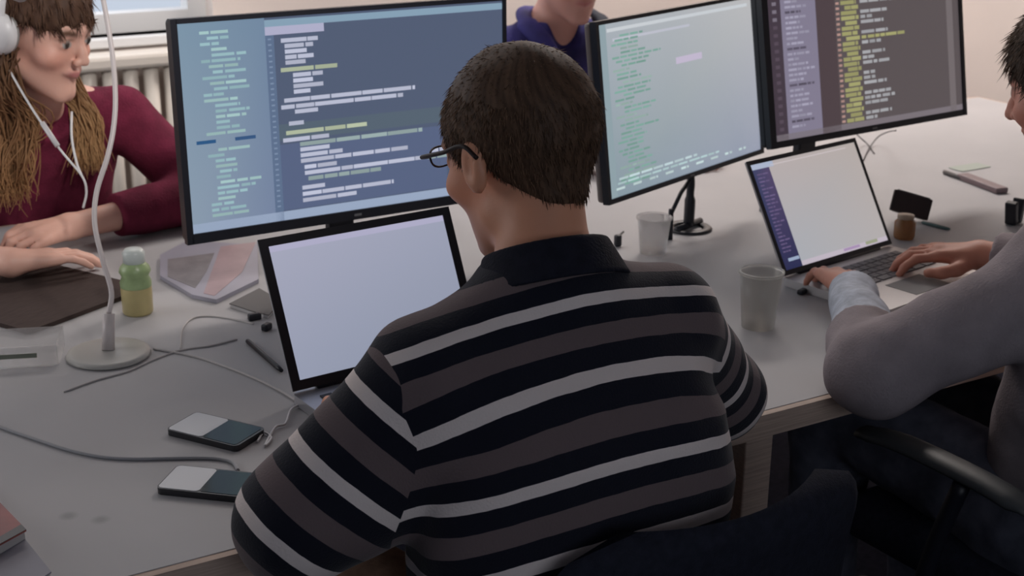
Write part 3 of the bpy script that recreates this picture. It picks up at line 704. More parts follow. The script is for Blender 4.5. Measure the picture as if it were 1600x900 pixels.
def folds(p, amp):
    return amp*(wav(p, 38, .4)*.6+wav(p, 75, 1.9)*.4)
def sweater_parts(p):
    t = loft(p, TORSO_M[1:]); t = np.where(p[:, 2] < .56, np.maximum(t, (.56-p[:, 2])), t)
    for S in (S_L, S_R): t = smin(t, cone(p, (NB_[0], NB_[1]-.012, NB_[2]-.012), (S[0]*.9+NB_[0]*.1, S[1], S[2]), .062, .068), .05)
    sl = smin(chain(p, [S_L, E_L, W_L], [.066, .066, .044], .03), cone(p, (.665, 1.27, .89), (.585, 1.30, .80), .055, .055), .03); sr = chain(p, [S_R, E_R, W_R], [.064, .058, .044], .03)
    return t, sl, sr
def sweater(p):
    t, sl, sr = sweater_parts(p)
    bulge = wav(p, 24, .9)*.004
    d = smin(smin(t, sl, .022), sr, .022)+folds(p, .0022)+bulge
    neck = cone(p, (NB_[0], NB_[1]-.03, NB_[2]-.05), HM.w((0, -.02, -.08)), .062, .062)
    d = smax(d, -neck, .008)
    for Wr, E in ((W_L, E_L), (W_R, E_R)):                       # open cuffs
        w = np.array(Wr); e = np.array(E); ax = (w-e)/np.linalg.norm(w-e); d = np.where(np.linalg.norm(p-A(w), axis=1) < .1, np.maximum(d, (p-A(w))@A(ax)+.005), d)
    return d
V, F = surface(sweater, (.36, 1.05, .54), (1.3, 1.75, 1.12), .0048)
swm = np_mesh('striped_sweater', V, F, stripes_material(), man)
# stripe coordinate per face corner, so that the shoulder seam stays sharp
PER = .090
def torso_coord(P):
    # distance down the back, rows tilt with the lean of the upper body
    lean = np.interp(P[:, 2], [.7, .85, 1.05], [.10, .30, .55])
    return (1.028-P[:, 2]-lean*(P[:, 1]-1.2)-.45*(P[:, 0]-.84)**2)/PER+np.interp(P[:, 2], [.78, .90, .97], [.13, .03, .24])
def arm_coord(P, S, E, Wr):
    S, E, Wr = map(np.array, (S, E, Wr)); L1 = np.linalg.norm(E-S); a1 = (E-S)/L1; a2 = (Wr-E)/np.linalg.norm(Wr-E)
    t1 = (P-S)@a1; t2 = L1+(P-E)@a2
    d1 = np.linalg.norm(P-S-np.clip(t1, -9, L1)[:, None]*a1, axis=1); d2 = np.linalg.norm(P-E-np.clip((P-E)@a2, 0, 1)[:, None]*a2, axis=1)
    w = np.clip((d1-d2-.03)/.02, 0, 1); return (t1*(1-w)+t2*w)/PER
SL_OFF, SR_OFF = .55, .35
P_ = V.astype(np.float32); tt, sl, sr = sweater_parts(P_)
tc_ = torso_coord(V); tc_ = np.where(tc_ < -.60, -.7, tc_)
ac_ = np.where(V[:, 0] < .84, arm_coord(V, S_L, E_L, W_L)+SL_OFF, arm_coord(V, S_R, E_R, W_R)+SR_OFF)
for nm, val in (('rows_body', tc_+20), ('rows_sleeve', ac_+20), ('seam', (tt-.012)-np.minimum(sl, sr))):
    at_ = swm.data.attributes.new(nm, 'FLOAT', 'POINT'); at_.data.foreach_set('value', val.astype(np.float32))
M['collar'] = mat('black_knit_collar', (.013, .014, .024), .85, .2, vary=.2, scale=60, bump=.4, bscale=300)
def collar(p):
    a = np.array([NB_[0]+.004, NB_[1]-.006, NB_[2]+.006]); b_ = a+np.array([.003, .026, .050])
    ax = (b_-a)/np.linalg.norm(b_-a); tt_ = (p-A(a))@A(ax); lat = p-A(a)-tt_[:, None]*A(ax)
    rad = np.sqrt((lat[:, 0]/1.12)**2+(lat[:, 1])**2+lat[:, 2]**2)
    R_ = np.interp(tt_, [-.03, 0, .045], [.092, .078, .062])
    d = np.abs(rad-R_)-.0048; return smax(smax(d, tt_-.042, .004), -tt_-.006, .004)
V, F = surface(collar, (.65, 1.15, .95), (1.0, 1.5, 1.18), .003)
np_mesh('collar', V, F, M['collar'], swm)
M['tan'] = mat('tan_trousers', (.55, .33, .22), .85, .2, vary=.2, scale=40, bump=.4, bscale=200)
def trousers(p):
    d = smin(legs_sdf(p, LEGS_M, .010), loft(p, [(.42, .87, 1.27, .172, .135), (.60, .87, 1.265, .172, .125)]), .04)+folds(p, .002); return smax(d, .09-p[:, 2], .01)
V, F = surface(trousers, (.55, 1.05, .06), (1.2, 1.95, .66), .008); np_mesh('trousers', V, F, M['tan'], man)
for _s in 'LR':
    V, F = surface(lambda p: smax(feet_sdf(p, LEGS_M, .004, (0, 1), _s), .004-p[:, 2], .004), (.60, 1.5, 0), (1.16, 1.95, .16), .006); np_mesh('shoe', V, F, M['black'], man)
# short brown hair
def man_hair(p):
    q = HM.loc(p); d = ell(q, (0, -.015, .036), (.0805, .102, .0915)); d = np.where(q[:, 2] < 0, d+.10*np.minimum(0, q[:, 2])**2/.07, d)
    d = smin(d, ell(q, (-.003, -.050, -.03), (.046, .040, .05)), .018)
    line = np.interp(q[:, 1], [-.12, -.06, -.040, -.022, .008, .022, .045, .07, .12], [-.070, -.072, -.055, .004, .018, -.004, .010, .070, .085])
    d = d+.0016*wav(q, 95, .7)
    return smax(d*HM.sc, (line-q[:, 2])*.75*HM.sc, .008)
hair_from('hair', HM, man_hair, HM.c-.15, HM.c+.16, (.062, .034, .021), (.25, .145, .088), man, 18000, .015, seed=2, lift=.14, r0=.0007)
# glasses
gl = thing('eyeglasses', 'dark-framed glasses worn by the man in stripes, temple arm showing past his cheek', 'glasses', tuple(HM.c))
def to_local(bm, hd): bm.transform(Matrix.Translation(-Vector(hd.c)) @ hd.mat())
M['glframe'] = mat('dark_glasses_frame', (.02, .010, .010), .55, .3)
b = NB()
for s in (-1, 1):
    pts = [(s*.033+.023*math.cos(a), .103-.010*abs(math.cos(a))**2, .016+.012*math.sin(a)) for a in np.linspace(0, 2*PI, 21)]; tube(b, pts, .0013, 6, cap=False)
tube(b, catmull([(-.011, .108, .016), (0, .113, .018), (.011, .108, .016)], 4), .0018, 6); to_local(b, HM); obj('lens_frame', b, M['glframe'], gl, True)
for s in (-1, 1):
    b = NB(); tube(b, catmull([(s*.056, .094, .019), (s*.071, .088, .020), (s*.084, .03, .021), (s*.086, -.008, .024), (s*.085, -.028, .008)], 6), .0026, 8); to_local(b, HM); obj('temple_arm', b, M['glframe'], gl, True)
    b = NB(); bmesh.ops.create_circle(b, cap_ends=True, segments=20, radius=.022, matrix=Matrix.Translation((s*.033, .100, .016)) @ Matrix.Rotation(PI/2, 4, 'X') @ Matrix.Diagonal((1.0, .52, 1, 1))); to_local(b, HM); obj('lens', b, M['glass'], gl)

# ---------------------------------------------------------------- the woman in headphones
_fc = c2w(.93, -.36)
HW = Head((.600, 2.712, 1.142), (_fc.x, _fc.y), pitch=.28, roll=0.0, sc=1.0)
NW = (.615, 2.815, 1.005)
wS_L, wE_L, wW_L = (.775, 2.845, .940), (.890, 2.690, .792), (.600, 2.625, .785)
wS_R, wE_R, wW_R = (.445, 2.84, .940), (.300, 2.62, .795), (.455, 2.455, .785)
TORSO_W = [(.45, .62, 2.99, .165, .12), (.60, .62, 2.98, .150, .11), (.75, .61, 2.95, .150, .11), (.86, .61, 2.915, .165, .115), (.93, .61, 2.885, .155, .095), (.975, .612, 2.86, .10, .07), (1.01, .615, 2.835, .05, .05)]
LEGS_W = dict(hL=(.70, 2.97, .49), kL=(.73, 2.55, .54), aL=(.73, 2.58, .10), hR=(.54, 2.97, .49), kR=(.50, 2.55, .54), aR=(.50, 2.60, .10))
def woman_body(p):
    d = HW.sdf(p, True); d = smin(d, cone(p, HW.w((0, -.032, -.05)), NW, .046, .050), .03)
    d = smin(d, loft(p, [(z, cx, cy, a-.02, b_-.015) for z, cx, cy, a, b_ in TORSO_W]), .03)
    for S, E, Wr in ((wS_L, wE_L, wW_L), (wS_R, wE_R, wW_R)):
        d = smin(d, cone(p, NW, S, .038, .040), .04); d = smin(d, chain(p, [S, E, Wr], [.040, .036, .024], .02), .02)
    d = smin(d, hand_sdf(p, wW_L, (-.95, -.30, -.02), (.0, -.25, .97), -1, curl=.95, sc=.95), .01)
    d = smin(d, hand_sdf(p, wW_R, (.92, .10, -.05), (0, .1, 1), 1, curl=.30, sc=.98, spread=.10), .01)
    d = smin(d, legs_sdf(p, LEGS_W, -.012), .04); d = smin(d, feet_sdf(p, LEGS_W, -.008, (0, -1)), .02)
    return d
woman = finish_person('person', 'woman in white headphones and a burgundy sweater leaning on the desk at the left', woman_body, (.15, 2.38, 0), (1.0, 3.16, 1.30), .0045, lambda V: HW.colors(V, (.74, .43, .34), (.14, .07, .045), (.52, .20, .19)))
M['burgundy'] = mat('burgundy_knit', (.16, .020, .048), .9, .2, vary=.25, scale=25, bump=.5, bscale=240)
def w_sweater(p):
    t = loft(p, TORSO_W[1:])
    for S in (wS_L, wS_R): t = smin(t, cone(p, (NW[0], NW[1], NW[2]-.03), S, .05, .052), .045)
    d = smin(t, chain(p, [wS_L, wE_L, wW_L], [.056, .052, .040], .03), .02); d = smin(d, chain(p, [wS_R, wE_R, wW_R], [.056, .052, .040], .03), .02)
    d = d+folds(p, .003)+wav(p, 22, .3)*.004
    neck = cone(p, (NW[0], NW[1]-.07, NW[2]-.05), HW.w((0, -.02, -.07)), .040, .055); d = smax(d, -neck, .006)
    d = np.where(p[:, 2] < .58, np.maximum(d, .58-p[:, 2]), d)
    for Wr, E, cut in ((wW_L, wE_L, .095), (wW_R, wE_R, .09)):
        w = np.array(Wr); e = np.array(E); ax = (w-e)/np.linalg.norm(w-e); d = np.where(np.linalg.norm(p-A(w), axis=1) < .16, np.maximum(d, (p-A(w))@A(ax)+cut), d)
    return d
V, F = surface(w_sweater, (.15, 2.45, .55), (1.0, 3.15, 1.06), .005); sw = np_mesh('sweater', V, F, M['burgundy'], woman)
M['plum'] = mat('plum_undershirt', (.055, .018, .055), .9, .2, vary=.2)
V, F = surface(lambda p: smax(smax(loft(p, [(z, cx, cy-.002, a-.006, b_-.006) for z, cx, cy, a, b_ in TORSO_W[3:]]), p[:, 2]-.995, .004), -cone(p, (NW[0], NW[1]-.05, NW[2]+.0), HW.w((0, -.02, -.07)), .030, .05), .004), (.4, 2.7, .86), (.82, 3.06, 1.05), .005); np_mesh('undershirt', V, F, M['plum'], woman)
M['jeans'] = mat('dark_jeans', (.085, .09, .12), .9, .2, vary=.3, scale=30, bump=.4, bscale=250)
V, F = surface(lambda p: smax(smin(legs_sdf(p, LEGS_W, .010), loft(p, [(.42, .62, 2.99, .168, .13), (.62, .62, 2.98, .155, .115)]), .04), .09-p[:, 2], .01), (.3, 2.4, .06), (.95, 3.2, .66), .008); np_mesh('trousers', V, F, M['jeans'], woman)
for _s in 'LR':
    V, F = surface(lambda p: smax(feet_sdf(p, LEGS_W, .004, (0, -1), _s), .004-p[:, 2], .004), (.4, 2.35, 0), (.85, 2.7, .16), .006); np_mesh('shoe', V, F, M['white'], woman)
# long hair: cap with a fringe, plus locks that fall over the shoulders
def w_hair(p):
    q = HW.loc(p); d = ell(q, (0, -.018, .040), (.088, .108, .096)); d = smin(d, ell(q, (0, -.06, -.05), (.075, .05, .09)), .03)
    line = np.interp(q[:, 1], [-.14, -.03, -.005, .03, .055, .09, .13], [-.14, -.12, .03, .030, .026, .040, .045])
    d = d+.003*np.sin(np.arctan2(q[:, 0], q[:, 1]+.04)*24+q[:, 2]*30)*np.sin(q[:, 2]*45)
    return smax(d, (line-q[:, 2])*.75, .008)
hw = hair_from('hair', HW, w_hair, HW.c-.19, HW.c+.17, (.085, .043, .028), (.16, .085, .052), woman, 5000, .030, seed=4, lift=.08, r0=.0013, grav=.1)
def locks(name, starts, mids, ends, n, c0, c1, parent, rad=.0017, seed=0, thick=.022):
    rg = random.Random(seed); V = []; F = []; K = []
    for k in range(n):
        a = rg.random(); j = lambda s: Vector((rg.gauss(0, s), rg.gauss(0, s), rg.gauss(0, s)))
        pick = lambda S: Vector(S[0]).lerp(Vector(S[1]), a)
        P = [pick(starts)+j(thick*.4)]+[pick(m_)+j(thick*.55) for m_ in mids]+[pick(ends)+j(thick*.7)]
        P = catmull(P, 5); seg = 5; base = len(V); br = rg.uniform(.85, 1.15)
        for i, p in enumerate(P):
            t = i/(len(P)-1); r_ = rad*(1-.75*t**3); d = (P[min(i+1, len(P)-1)]-P[max(0, i-1)]).normalized(); x = d.cross(Vector((.2, .9, .1))).normalized(); y = d.cross(x)
            for q in range(seg):
                V.append(p+x*math.cos(2*PI*q/seg)*r_+y*math.sin(2*PI*q/seg)*r_*.6); K.append([(c0[m_]*(1-t)+c1[m_]*t)*br for m_ in range(3)])
        for i in range(len(P)-1):
            for q in range(seg): F.append((base+i*seg+q, base+i*seg+(q+1) % seg, base+(i+1)*seg+(q+1) % seg, base+(i+1)*seg+q))
    return np_mesh(name, np.array(V), np.array(F), HAIR_MAT, parent, np.array(K))
hl = lambda q: tuple(HW.w(q))
# her left lock falls inside the shoulder, her right one in front of it
locks('hair_lock', [hl((.078, -.05, -.02)), hl((.080, .0, -.02))], [[hl((.088, -.05, -.09)), hl((.085, .01, -.09))], [(.500, 2.735, .985), (.575, 2.725, .975)], [(.475, 2.73, .90), (.555, 2.735, .89)]], [(.48, 2.72, .845), (.535, 2.73, .83)], 430, (.12, .06, .035), (.44, .24, .11), hw, seed=5, thick=.024)
locks('hair_lock', [hl((-.076, -.05, -.03)), hl((-.076, -.01, -.03))], [[(.640, 2.79, 1.03), (.665, 2.765, 1.03)], [(.665, 2.765, .96), (.70, 2.765, .95)]], [(.655, 2.745, .87), (.705, 2.76, .865)], 300, (.15, .075, .04), (.48, .28, .13), hw, seed=6, thick=.016)
# headphones
hp = thing('headphones', 'white over-ear headphones worn by the woman in burgundy', 'headphones', tuple(HW.c))
b = NB(); tube(b, catmull([(.098, -.012, .02), (.096, -.014, .08), (.060, -.016, .137), (0, -.016, .152), (-.060, -.016, .137), (-.096, -.014, .08), (-.098, -.012, .02)], 8), .0085, 10, flat=.5); to_local(b, HW); obj('headband', b, M['white'], hp, True)
M['cushion'] = mat('grey_ear_cushion', (.30, .29, .28), .7)
for s in (-1, 1):
    b = NB(); lathe(b, [(0, .022), (.020, .022), (.030, .016), (.034, .006), (.034, .0)], seg=28); b.transform(Matrix.Translation((s*.090, -.010, .004)) @ Matrix.Rotation(s*PI/2, 4, 'Y') @ Matrix.Diagonal((1.12, .95, 1, 1))); to_local(b, HW); obj('ear_cup', b, M['white'], hp, True)
    b = NB(); lathe(b, [(.018, .0), (.033, -.0), (.034, -.008), (.026, -.013), (.018, -.008)], seg=28); b.transform(Matrix.Translation((s*.092, -.010, .004)) @ Matrix.Rotation(s*PI/2, 4, 'Y') @ Matrix.Diagonal((1.12, .95, 1, 1))); to_local(b, HW); obj('ear_cushion', b, M['cushion'], hp, True)
def ray_at(px, py, dist):
    d = (_f+_r2*((px-800)/F_PX)+_u2*((450-py)/F_PX)); return Vector((0, 0, CAM_Z))+d*dist
cab = NB()
tube(cab, catmull([ray_at(15, 110, 2.56), ray_at(38, 150, 2.545), ray_at(62, 188, 2.53), ray_at(95, 235, 2.52), ray_at(128, 275, 2.52), ray_at(135, 300, 2.53), ray_at(130, 325, 2.54)], 8), .0022, 6)
tube(cab, catmull([ray_at(112, 175, 2.58), ray_at(112, 215, 2.53), ray_at(120, 255, 2.52), ray_at(128, 275, 2.52)], 8), .0022, 6)
tube(cab, [ray_at(66, 192, 2.525), ray_at(90, 228, 2.515)], .0048, 8)
cab.transform(Matrix.Translation(-Vector(HW.c))); obj('cable', cab, M['white'], hp, True)

# ---------------------------------------------------------------- the person in the blue jacket across the desk
HJ = Head((1.958, 2.985, 1.160), (-.10, -.99), pitch=.25)
NJ = (1.958, 3.065, 1.015)
jS_L, jE_L, jW_L = (2.14, 3.09, .945), (2.22, 2.88, .80), (2.10, 2.66, .785)
jS_R, jE_R, jW_R = (1.77, 3.09, .945), (1.70, 2.88, .80), (1.80, 2.66, .785)
TORSO_J = [(.45, 1.95, 3.10, .17, .125), (.65, 1.95, 3.10, .165, .12), (.80, 1.953, 3.09, .185, .125), (.90, 1.955, 3.085, .185, .115), (.97, 1.955, 3.08, .12, .085), (1.02, 1.955, 3.07, .06, .06)]
LEGS_J = dict(hL=(2.04, 3.08, .49), kL=(2.08, 2.66, .54), aL=(2.08, 2.70, .10), hR=(1.86, 3.08, .49), kR=(1.84, 2.66, .54), aR=(1.84, 2.70, .10))
def jack_body(p):
    d = HJ.sdf(p); d = smin(d, cone(p, HJ.w((0, -.03, -.05)), NJ, .054, .056), .03)
    d = smin(d, loft(p, [(z, cx, cy, a-.02, b_-.015) for z, cx, cy, a, b_ in TORSO_J]), .03)
    for S, E, Wr in ((jS_L, jE_L, jW_L), (jS_R, jE_R, jW_R)):
        d = smin(d, cone(p, NJ, S, .04, .042), .04); d = smin(d, chain(p, [S, E, Wr], [.042, .036, .026], .02), .02)
    d = smin(d, hand_sdf(p, jW_L, (-.3, -.9, -.05), (0, 0, 1), -1, curl=.4), .01); d = smin(d, hand_sdf(p, jW_R, (.3, -.9, -.05), (0, 0, 1), 1, curl=.4), .01)
    d = smin(d, legs_sdf(p, LEGS_J, -.012), .04); return smin(d, feet_sdf(p, LEGS_J, -.008, (0, -1)), .02)
jack = finish_person('person', 'person in a blue jacket behind the monitors, only neck and chest in view', jack_body, (1.58, 2.4, 0), (2.36, 3.3, 1.42), .0055, lambda V: HJ.colors(V, (.62, .33, .27), (.06, .04, .03), (.45, .16, .15)))
M['bluejacket'] = mat('blue_jacket_cloth', (.030, .026, .145), .75, .3, vary=.5, scale=14, bump=.5, bscale=120)
M['navy'] = mat('navy_collar_cloth', (.006, .012, .032), .7, .3)
def jack_coat(p):
    t = loft(p, TORSO_J[1:])
    for S in (jS_L, jS_R): t = smin(t, cone(p, (NJ[0], NJ[1], NJ[2]-.03), S, .055, .060), .045)
    d = smin(t, chain(p, [jS_L, jE_L, jW_L], [.062, .055, .04], .03), .02); d = smin(d, chain(p, [jS_R, jE_R, jW_R], [.062, .055, .04], .03), .02)+folds(p, .004)
    d = smax(d, -cone(p, (NJ[0]-.01, NJ[1]-.10, NJ[2]-.07), HJ.w((0, -.01, -.06)), .022, .075), .008)
    for Wr, E in ((jW_L, jE_L), (jW_R, jE_R)):
        w = np.array(Wr); e = np.array(E); ax = (w-e)/np.linalg.norm(w-e); d = np.where(np.linalg.norm(p-A(w), axis=1) < .1, np.maximum(d, (p-A(w))@A(ax)), d)
    return np.where(p[:, 2] < .60, np.maximum(d, .60-p[:, 2]), d)
V, F = surface(jack_coat, (1.58, 2.55, .57), (2.36, 3.3, 1.14), .006); jc = np_mesh('jacket', V, F, M['bluejacket'], jack)
for s in (-1, 1):
    b = NB(); P = [(NJ[0]+s*.02, NJ[1]+.075, NJ[2]+.035), (NJ[0]+s*.085, NJ[1]+.01, NJ[2]+.035), (NJ[0]+s*.108, NJ[1]-.060, NJ[2]+.008), (NJ[0]+s*.070, NJ[1]-.150, NJ[2]-.060)]
    tube(b, catmull(P, 6), [.010]*3+[.020]*8+[.028]*5+[.020, .013, .005], 10, flat=.5); obj('collar_flap', b, M['navy'] if s > 0 else M['bluejacket'], jc, True)
V, F = surface(lambda p: smax(smin(legs_sdf(p, LEGS_J, .010), loft(p, [(.42, 1.95, 3.10, .172, .13), (.64, 1.95, 3.10, .168, .122)]), .04), .09-p[:, 2], .01), (1.65, 2.5, .06), (2.3, 3.3, .68), .009); np_mesh('trousers', V, F, M['jeans'], jack)
for _s in 'LR':
    V, F = surface(lambda p: smax(feet_sdf(p, LEGS_J, .004, (0, -1), _s), .004-p[:, 2], .004), (1.7, 2.45, 0), (2.2, 2.85, .16), .007); np_mesh('shoe', V, F, M['black'], jack)
def j_hair(p):
    q = HJ.loc(p); d = ell(q, (0, -.016, .040), (.084, .105, .095)); line = np.interp(q[:, 1], [-.12, -.05, -.02, .01, .04, .07, .12], [-.07, -.06, .02, .035, .02, .06, .07]); return smax(d, (line-q[:, 2])*.75, .008)
hair_from('hair', HJ, j_hair, HJ.c-.16, HJ.c+.16, (.04, .022, .014), (.09, .05, .03), jack, 1500, .022, h=.005, seed=8, lift=.12)

# ---------------------------------------------------------------- the man in grey at the right
HR = Head((1.768, 1.335, 1.165), (-.16, .98), pitch=.30, sc=1.02)
NR = (1.765, 1.235, 1.05)
rS_L, rE_L, rW_L = (1.610, 1.215, .915), tuple(at(1368, 578, .80)), tuple(at(1328, 450, .79))
rS_R, rE_R, rW_R = (1.945, 1.225, .96), (2.06, 1.42, .80), (1.965, 1.640, .792)
TORSO_R = [(.44, 1.77, 1.22, .17, .13), (.60, 1.77, 1.21, .175, .125), (.78, 1.768, 1.195, .185, .125), (.90, 1.765, 1.20, .190, .12), (.97, 1.765, 1.215, .165, .10), (1.02, 1.765, 1.225, .10, .075), (1.06, 1.765, 1.235, .055, .055)]
LEGS_R = dict(hL=(1.68, 1.22, .53), kL=(1.62, 1.62, .585), aL=(1.62, 1.62, .10), hR=(1.86, 1.22, .49), kR=(1.92, 1.66, .54), aR=(1.92, 1.66, .10))
def r_body(p):
    d = HR.sdf(p); d = smin(d, cone(p, HR.w((0, -.03, -.05)), NR, .056, .058), .03)
    d = smin(d, loft(p, [(z, cx, cy, a-.02, b_-.015) for z, cx, cy, a, b_ in TORSO_R]), .03)
    for S, E, Wr in ((rS_L, rE_L, rW_L), (rS_R, rE_R, rW_R)):
        d = smin(d, cone(p, NR, S, .042, .044), .04); d = smin(d, chain(p, [S, E, Wr], [.044, .038, .026], .02), .02)
    d = smin(d, hand_sdf(p, rW_L, (.45, .88, -.05), (0.1, -.1, 1), -1, curl=.55), .01)
    d = smin(d, hand_sdf(p, rW_R, (-.72, .62, .0), (0, 0, 1), 1, curl=.55), .01)
    d = smin(d, legs_sdf(p, LEGS_R, -.012), .04); return smin(d, feet_sdf(p, LEGS_R, -.008), .02)
rman = finish_person('person', 'man in a grey sweater at the right edge, hands on the second laptop', r_body, (1.3, 1.0, 0), (2.2, 1.92, 1.36), .0050, lambda V: HR.colors(V, (.60, .27, .19), (.06, .04, .03), (.45, .16, .14)))
M['greyknit'] = mat('grey_brown_knit', (.30, .26, .275), .9, .2, vary=.15, scale=20, bump=.45, bscale=260)
M['shirt'] = mat('pale_blue_shirt', (.46, .50, .58), .8, .25, vary=.18, scale=50, bump=.5, bscale=90)
def sleeve_cut(d, p, Wr, E, cut, rad=.2):
    w = np.array(Wr); e = np.array(E); ax = (w-e)/np.linalg.norm(w-e); return np.where(np.linalg.norm(p-A(w), axis=1) < rad, np.maximum(d, (p-A(w))@A(ax)+cut), d)
def r_sweater(p):
    t = loft(p, TORSO_R[1:])
    for S in (rS_L, rS_R): t = smin(t, cone(p, (NR[0], NR[1], NR[2]-.03), S, .06, .066), .045)
    d = smin(t, chain(p, [rS_L, rE_L, rW_L], [.074, .061, .050], .035), .03); d = smin(d, chain(p, [rS_R, rE_R, rW_R], [.072, .06, .048], .03), .03)
    d = d+folds(p, .0035)+wav(p, 26, 2.2)*.005
    d = smax(d, -cone(p, (NR[0], NR[1]+.02, NR[2]-.04), HR.w((0, -.01, -.06)), .05, .068), .006)
    d = np.where(p[:, 2] < .57, np.maximum(d, .57-p[:, 2]), d)
    for Wr, E, cut in ((rW_L, rE_L, .255), (rW_R, rE_R, .03)): d = sleeve_cut(d, p, Wr, E, cut, .275 if cut > .1 else .1)
    return d
V, F = surface(r_sweater, (1.28, 1.0, .54), (2.2, 1.75, 1.12), .0055); rs = np_mesh('sweater', V, F, M['greyknit'], rman)
def r_shirt(p):
    d = chain(p, [rE_L, rW_L], [.056, .036], .02)+folds(p, .0035)+wav(p, 60, .2)*.003
    w = np.array(rW_L); e = np.array(rE_L); ax = (w-e)/np.linalg.norm(w-e)
    d = smax(d, (p-A(w))@A(ax)+.012, .005)
    c = loft(p, [(.95, NR[0], NR[1]+.004, .085, .075), (1.05, NR[0], NR[1]+.012, .078, .068), (1.085, NR[0], NR[1]+.02, .070, .062)]); c = smax(c, -cone(p, (NR[0], NR[1], NR[2]-.05), HR.w((0, -.03, -.06)), .060, .060), .004)
    return np.minimum(d, c)
V, F = surface(r_shirt, (1.3, 1.1, .70), (1.95, 1.75, 1.12), .0045); np_mesh('shirt', V, F, M['shirt'], rman)
V, F = surface(lambda p: smax(smin(legs_sdf(p, LEGS_R, .014), loft(p, [(.42, 1.77, 1.22, .175, .138), (.60, 1.77, 1.21, .178, .13)]), .04)+folds(p, .005), .09-p[:, 2], .01), (1.45, 1.0, .06), (2.1, 1.85, .66), .007); np_mesh('jeans', V, F, M['jeans'], rman)
for _s in 'LR':
    V, F = surface(lambda p: smax(feet_sdf(p, LEGS_R, .004, (0, 1), _s), .004-p[:, 2], .004), (1.45, 1.5, 0), (2.1, 1.9, .16), .007); np_mesh('shoe', V, F, M['black'], rman)
def r_hair(p):
    q = HR.loc(p); d = ell(q, (0, -.014, .042), (.086, .108, .097)); line = np.interp(q[:, 1], [-.12, -.06, -.02, .01, .025, .045, .075, .12], [-.07, -.06, .02, .035, .00, .01, .045, .06]); return smax(d*HR.sc, (line-q[:, 2])*.75, .008)
hair_from('hair', HR, r_hair, HR.c-.16, HR.c+.17, (.06, .038, .026), (.14, .09, .06), rman, 4000, .030, seed=9, lift=.30)

# ================================================================== THINGS ON THE DESK
D = DESK
def poly(name, px, z0, z1, m, parent=None, bevel=0):
    b = NB(); prism(b, [tuple(at(x, y, z1))[:2] for x, y in px], z0, z1)
    return obj(name, b, m, parent)
def ctr(px): 
    q = [at(x, y) for x, y in px]; return sum(q, Vector())/len(q)
def slab_thing(nm, label, cat, c, w, d, h, rot, m, r=.008, z=D):
    t = thing(nm, label, cat, (c.x, c.y, z), rot); return t
M['phone_glare'] = mat('phone_glare_white', (.62, .63, .66), .4, .5); M['phone_dark'] = mat('phone_dark_glass', (.020, .026, .026), .12, .6); M['phone_edge'] = mat('phone_dark_edge', (.03, .03, .035), .35)
def phone(label, a, b_, w, h=.009, split=.48):
    """a: left end centre on the desk, b_: right end centre"""
    c = (a+b_)/2; ang = math.atan2(b_.y-a.y, b_.x-a.x); L = (b_-a).length
    t = thing('smartphone', label, 'phone', (c.x, c.y, D), ang, 'smartphones by the elbow')
    b = NB(); rounded_slab(b, L, w, 0.0005, h, .008); obj('body', b, M['phone_edge'], t)
    b = NB(); rounded_slab(b, L*split, w-.004, h, h+.0006, .006, -L/2+L*split/2+.002, 0); obj('glare_end', b, M['phone_glare'], t)  # pale end paints a reflection lying over the glass
    b = NB(); rounded_slab(b, L*(1-split)-.006, w-.006, h, h+.0005, .005, L/2-L*(1-split)/2-.001, 0); obj('screen', b, M['phone_dark'], t)
    return t
phone('phone with painted pale glare and greenish dark screen, farther of two by the striped elbow', (at(248, 680)+at(318, 652))/2, (at(362, 712)+at(424, 674))/2, .066)
phone('phone with painted pale glare and near-black screen, nearer of two by the striped elbow', (at(243, 776)+at(278, 733))/2, (at(385, 795)+at(400, 742))/2, .066)
# small bits beside the phone
b = NB(); P = [at(402, 690, D+.003), at(412, 676, D+.003), at(424, 684, D+.003), at(414, 696, D+.003), at(430, 668, D+.003), at(446, 662, D+.003), at(455, 640, D+.003), at(475, 628, D+.003), at(470, 615, D+.003)]
tube(b, catmull(P, 8), .0018, 6); tag(obj('earphone_cord', b, M['white'], None, True), 'thin white cord curled between the farther phone and the laptop corner', 'cord')
# woman's dark mat
M['brownmat'] = mat('dark_brown_leatherette', (.060, .042, .038), .8, .2, vary=.2, scale=18, stretch=(2, 20, 1))
q = at(65, 517); ang = math.atan2((at(168, 478)-q).y, (at(168, 478)-q).x)
t = thing('desk_mat', 'dark brown mat under the hand of the woman in burgundy', 'mat', (q.x, q.y, D), ang)
b = NB(); rounded_slab(b, .26, .30, .0004, .008, .01, .13-.085, .15); obj('pad', b, M['brownmat'], t)
t.location = (q.x+.06*math.cos(ang), q.y+.06*math.sin(ang), D)
# gooseneck lamp
lp = at(170, 556); M['lampwhite'] = mat('white_lamp_enamel', (.64, .58, .57), .35)
M['lamppale'] = mat('pale_grey_base', (.50, .49, .46), .35, .4)
t = thing('desk_lamp', 'white gooseneck desk lamp with round base in front of the woman in headphones', 'lamp', (lp.x, lp.y, D))
b = NB(); lathe(b, [(0, 0.0005), (.060, .0005), (.064, .003), (.062, .007), (.055, .009), (.02, .011), (0, .011)], seg=40); obj('base', b, M['lamppale'], t, True)
def lpt(px, py, dist): return ray_at(px, py, dist)-Vector((lp.x, lp.y, D))
dz = 2.15
b = NB(); tube(b, [Vector((0, 0, .010)), lpt(170, 490, 2.17)], [.010, .009], 12); obj('post', b, M['lampwhite'], t, True)
pts = [lpt(170, 490, 2.17), lpt(174, 455, 2.18), lpt(160, 405, 2.19), lpt(148, 350, 2.20), lpt(151, 300, 2.21), lpt(168, 245, 2.22), lpt(178, 195, 2.23), lpt(180, 140, 2.24), lpt(172, 60, 2.25), lpt(150, -40, 2.24), lpt(110, -90, 2.22)]
